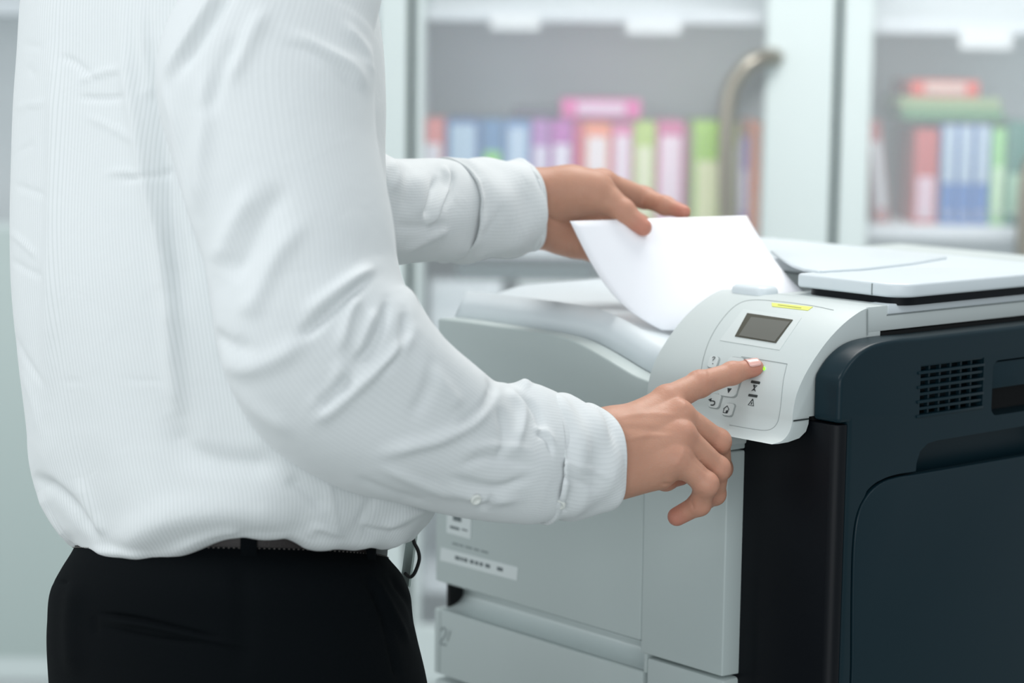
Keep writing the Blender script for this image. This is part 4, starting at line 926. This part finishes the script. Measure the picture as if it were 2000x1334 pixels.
LCR = [([(1045, 405), (1080, 430), (1130, 438), (1170, 428)], 4, -2.2), ([(1095, 470), (1100, 485), (1098, 500)], 3, -.8), ([(1112, 470), (1116, 488), (1112, 504)], 3, -.8), ([(1128, 470), (1132, 492)], 3, -.7), ([(1180, 350), (1215, 375), (1232, 392)], 4, -.5)]
V2, F2, T2 = hand(LHf, LHp, creases=LCR, h=.0015)
neck = P(375, -330, DT)
hc = neck+fdir*.035+np.array([0, 0, .155]); Rz = np.stack([sdir, fdir, [0, 0, 1.]])
chest = P(385, 250, DT); belly = P(410, 850, DT); pel = P(450, 1250, DT)
def bodyf(p):
    d = rcone(p, neck-[0, 0, .1], neck+fdir*.02+np.array([0, 0, .08]), .056, .055)
    head = ellip(p, hc+[0, 0, .02], Rz, (.076, .096, .112)); head = smin(head, ellip(p, hc+fdir*.025-np.array([0, 0, .05]), Rz, (.056, .066, .062)), .03)
    head = smin(head, rcone(p, hc+fdir*.092+np.array([0, 0, .015]), hc+fdir*.112-np.array([0, 0, .02]), .008, .014), .012)      # nose
    for s in (-1, 1):
        head = smin(head, ellip(p, hc+sdir*s*.076-fdir*.008, Rz, (.010, .018, .032)), .008)
        eye = ellip(p, hc+sdir*s*.032+fdir*.094+np.array([0, 0, .02]), Rz, (.016, .014, .010)); head = np.maximum(head, -eye-.004)
        head = np.minimum(head, np.linalg.norm(p-(hc+sdir*s*.032+fdir*.078+np.array([0, 0, .02])).astype(np.float32), axis=1)-.012)
        head = smin(head, ellip(p, hc+fdir*.098+np.array([0, 0, -.052+s*.006]), Rz, (.024, .010, .0055)), .006)
    d = smin(d, head, .03)
    d = smin(d, ellip(p, chest, Rz, (.125, .085, .19)), .05); d = smin(d, ellip(p, belly, Rz, (.125, .088, .20)), .05); d = smin(d, ellip(p, pel, Rz, (.130, .092, .15)), .05)
    for ch in ([P(600, -90, 1.80), P(545, 60, 1.745), P(600, 660, 1.712), P(1010, 890, 1.812), P(1150, 895, 1.853)], [P(330, -90, 2.02), P(400, 60, 2.03), P(560, 330, 2.0), P(760, 410, 2.03), P(1000, 405, 2.143)]):
        for a, b, r0, r1 in zip(ch, ch[1:], (.040, .040, .036, .030), (.045, .038, .030, .025)): d = smin(d, rcone(p, a, b, r0, r1), .02)
    for s in (-1, 1):
        a = np.array([TRC[0], TRC[1], pel[2]-.02])+sdir*s*.08; d = smin(d, rcone(p, a, [a[0], a[1], .5], .07, .048), .03); d = smin(d, rcone(p, [a[0], a[1], .5], [a[0], a[1], .09], .048, .035), .02)
    return d
allp = np.array([hc+[.16, .16, .18], hc-[.16, .16, 0], P(1160, 900, 1.86), pel-[.25, .25, 0]]); lo = allp.min(0)-.03; lo[2] = .06; hi = allp.max(0)+.03; hi[1] = max(hi[1], 2.25); lo[0] = min(lo[0], -.5)
V3, F3 = surfnet(bodyf, lo, hi, .009)
V = np.vstack([V3, V1, V2])-MB; F = np.vstack([F3, F1+len(V3), F2+len(V3)+len(V1)])
body = raw('body', V, F, skin, MAN, 0); at_ = body.data.attributes.new('tint', 'FLOAT', 'POINT'); at_.data.foreach_set('value', np.concatenate([np.zeros(len(V3)), T1, T2]).astype(np.float32))
# smooth the sampled surface lightly
md = body.modifiers.new('sm', 'SMOOTH'); md.factor = .5; md.iterations = 3
def hairf(p):
    d = ellip(p, hc+[0, 0, .035]-fdir*.008, Rz, (.086, .104, .108)); cutf = (p-hc.astype(np.float32))@fdir.astype(np.float32)-.05-.5*np.clip((p[:, 2]-hc[2]-.03), 0, .2); low = hc[2]-.045-p[:, 2]
    d = np.maximum(np.maximum(d, cutf), low); return np.maximum(d, -ellip(p, hc+[0, 0, .02], Rz, (.070, .090, .104)))+.002*np.sin(p[:, 0]*260)*np.sin(p[:, 1]*230)
Vh, Fh = surfnet(hairf, hc-.16, hc+.18, .006); raw('hair', Vh-MB, Fh, mat('black hair', (22, 20, 20), .5), MAN, 0)
# collar
cl = np.array([[np.array([math.cos(q)*(.070-z*.1), math.sin(q)*(.068-z*.1), z+.008*math.cos(q-math.pi/2)*-1])@Rz*np.array([1, 1, 1])+neck+[0, 0, .012] for q in np.linspace(0, 2*math.pi, 48, False)] for z in (0, .02, .045)])
o = gridmesh('collar', cl-MB, SH, shirt); md = o.modifiers.new('s', 'SOLIDIFY'); md.thickness = .004
# finger nails
def nail(tip, prev, r, up, name='nail'):
    d = tip-prev; d /= np.linalg.norm(d); up = up-d*(up@d); up /= np.linalg.norm(up); s = np.cross(d, up); V = []; F = []
    na, nb = 9, 9
    for i in range(na):
        for j in range(nb):
            x = -.62+1.25*i/(na-1); a = (j/(nb-1)-.5)*1.75; wq = (1-abs(x/.72)**6*.35)
            rr_ = r*1.03*(1-.10*max(0, x)**2); V.append(tip+d*x*r*1.15+s*math.sin(a*wq)*rr_+up*(math.cos(a*wq)*rr_+(-.0006*x)))
    for i in range(na-1):
        for j in range(nb-1): F.append((i*nb+j, i*nb+j+1, (i+1)*nb+j+1, (i+1)*nb+j))
    o = raw(name, np.array(V)-MB, F, mat('nail', (226, 176, 166), .2, coat=.6), body, 0); md = o.modifiers.new('s', 'SOLIDIFY'); md.thickness = .0005; md.offset = 0
t_, p_ = P(1469, 719, 1.937), P(1430, 729, 1.93); nail(t_, p_, .0081, _u*.95-_f*.5+_r*.1)
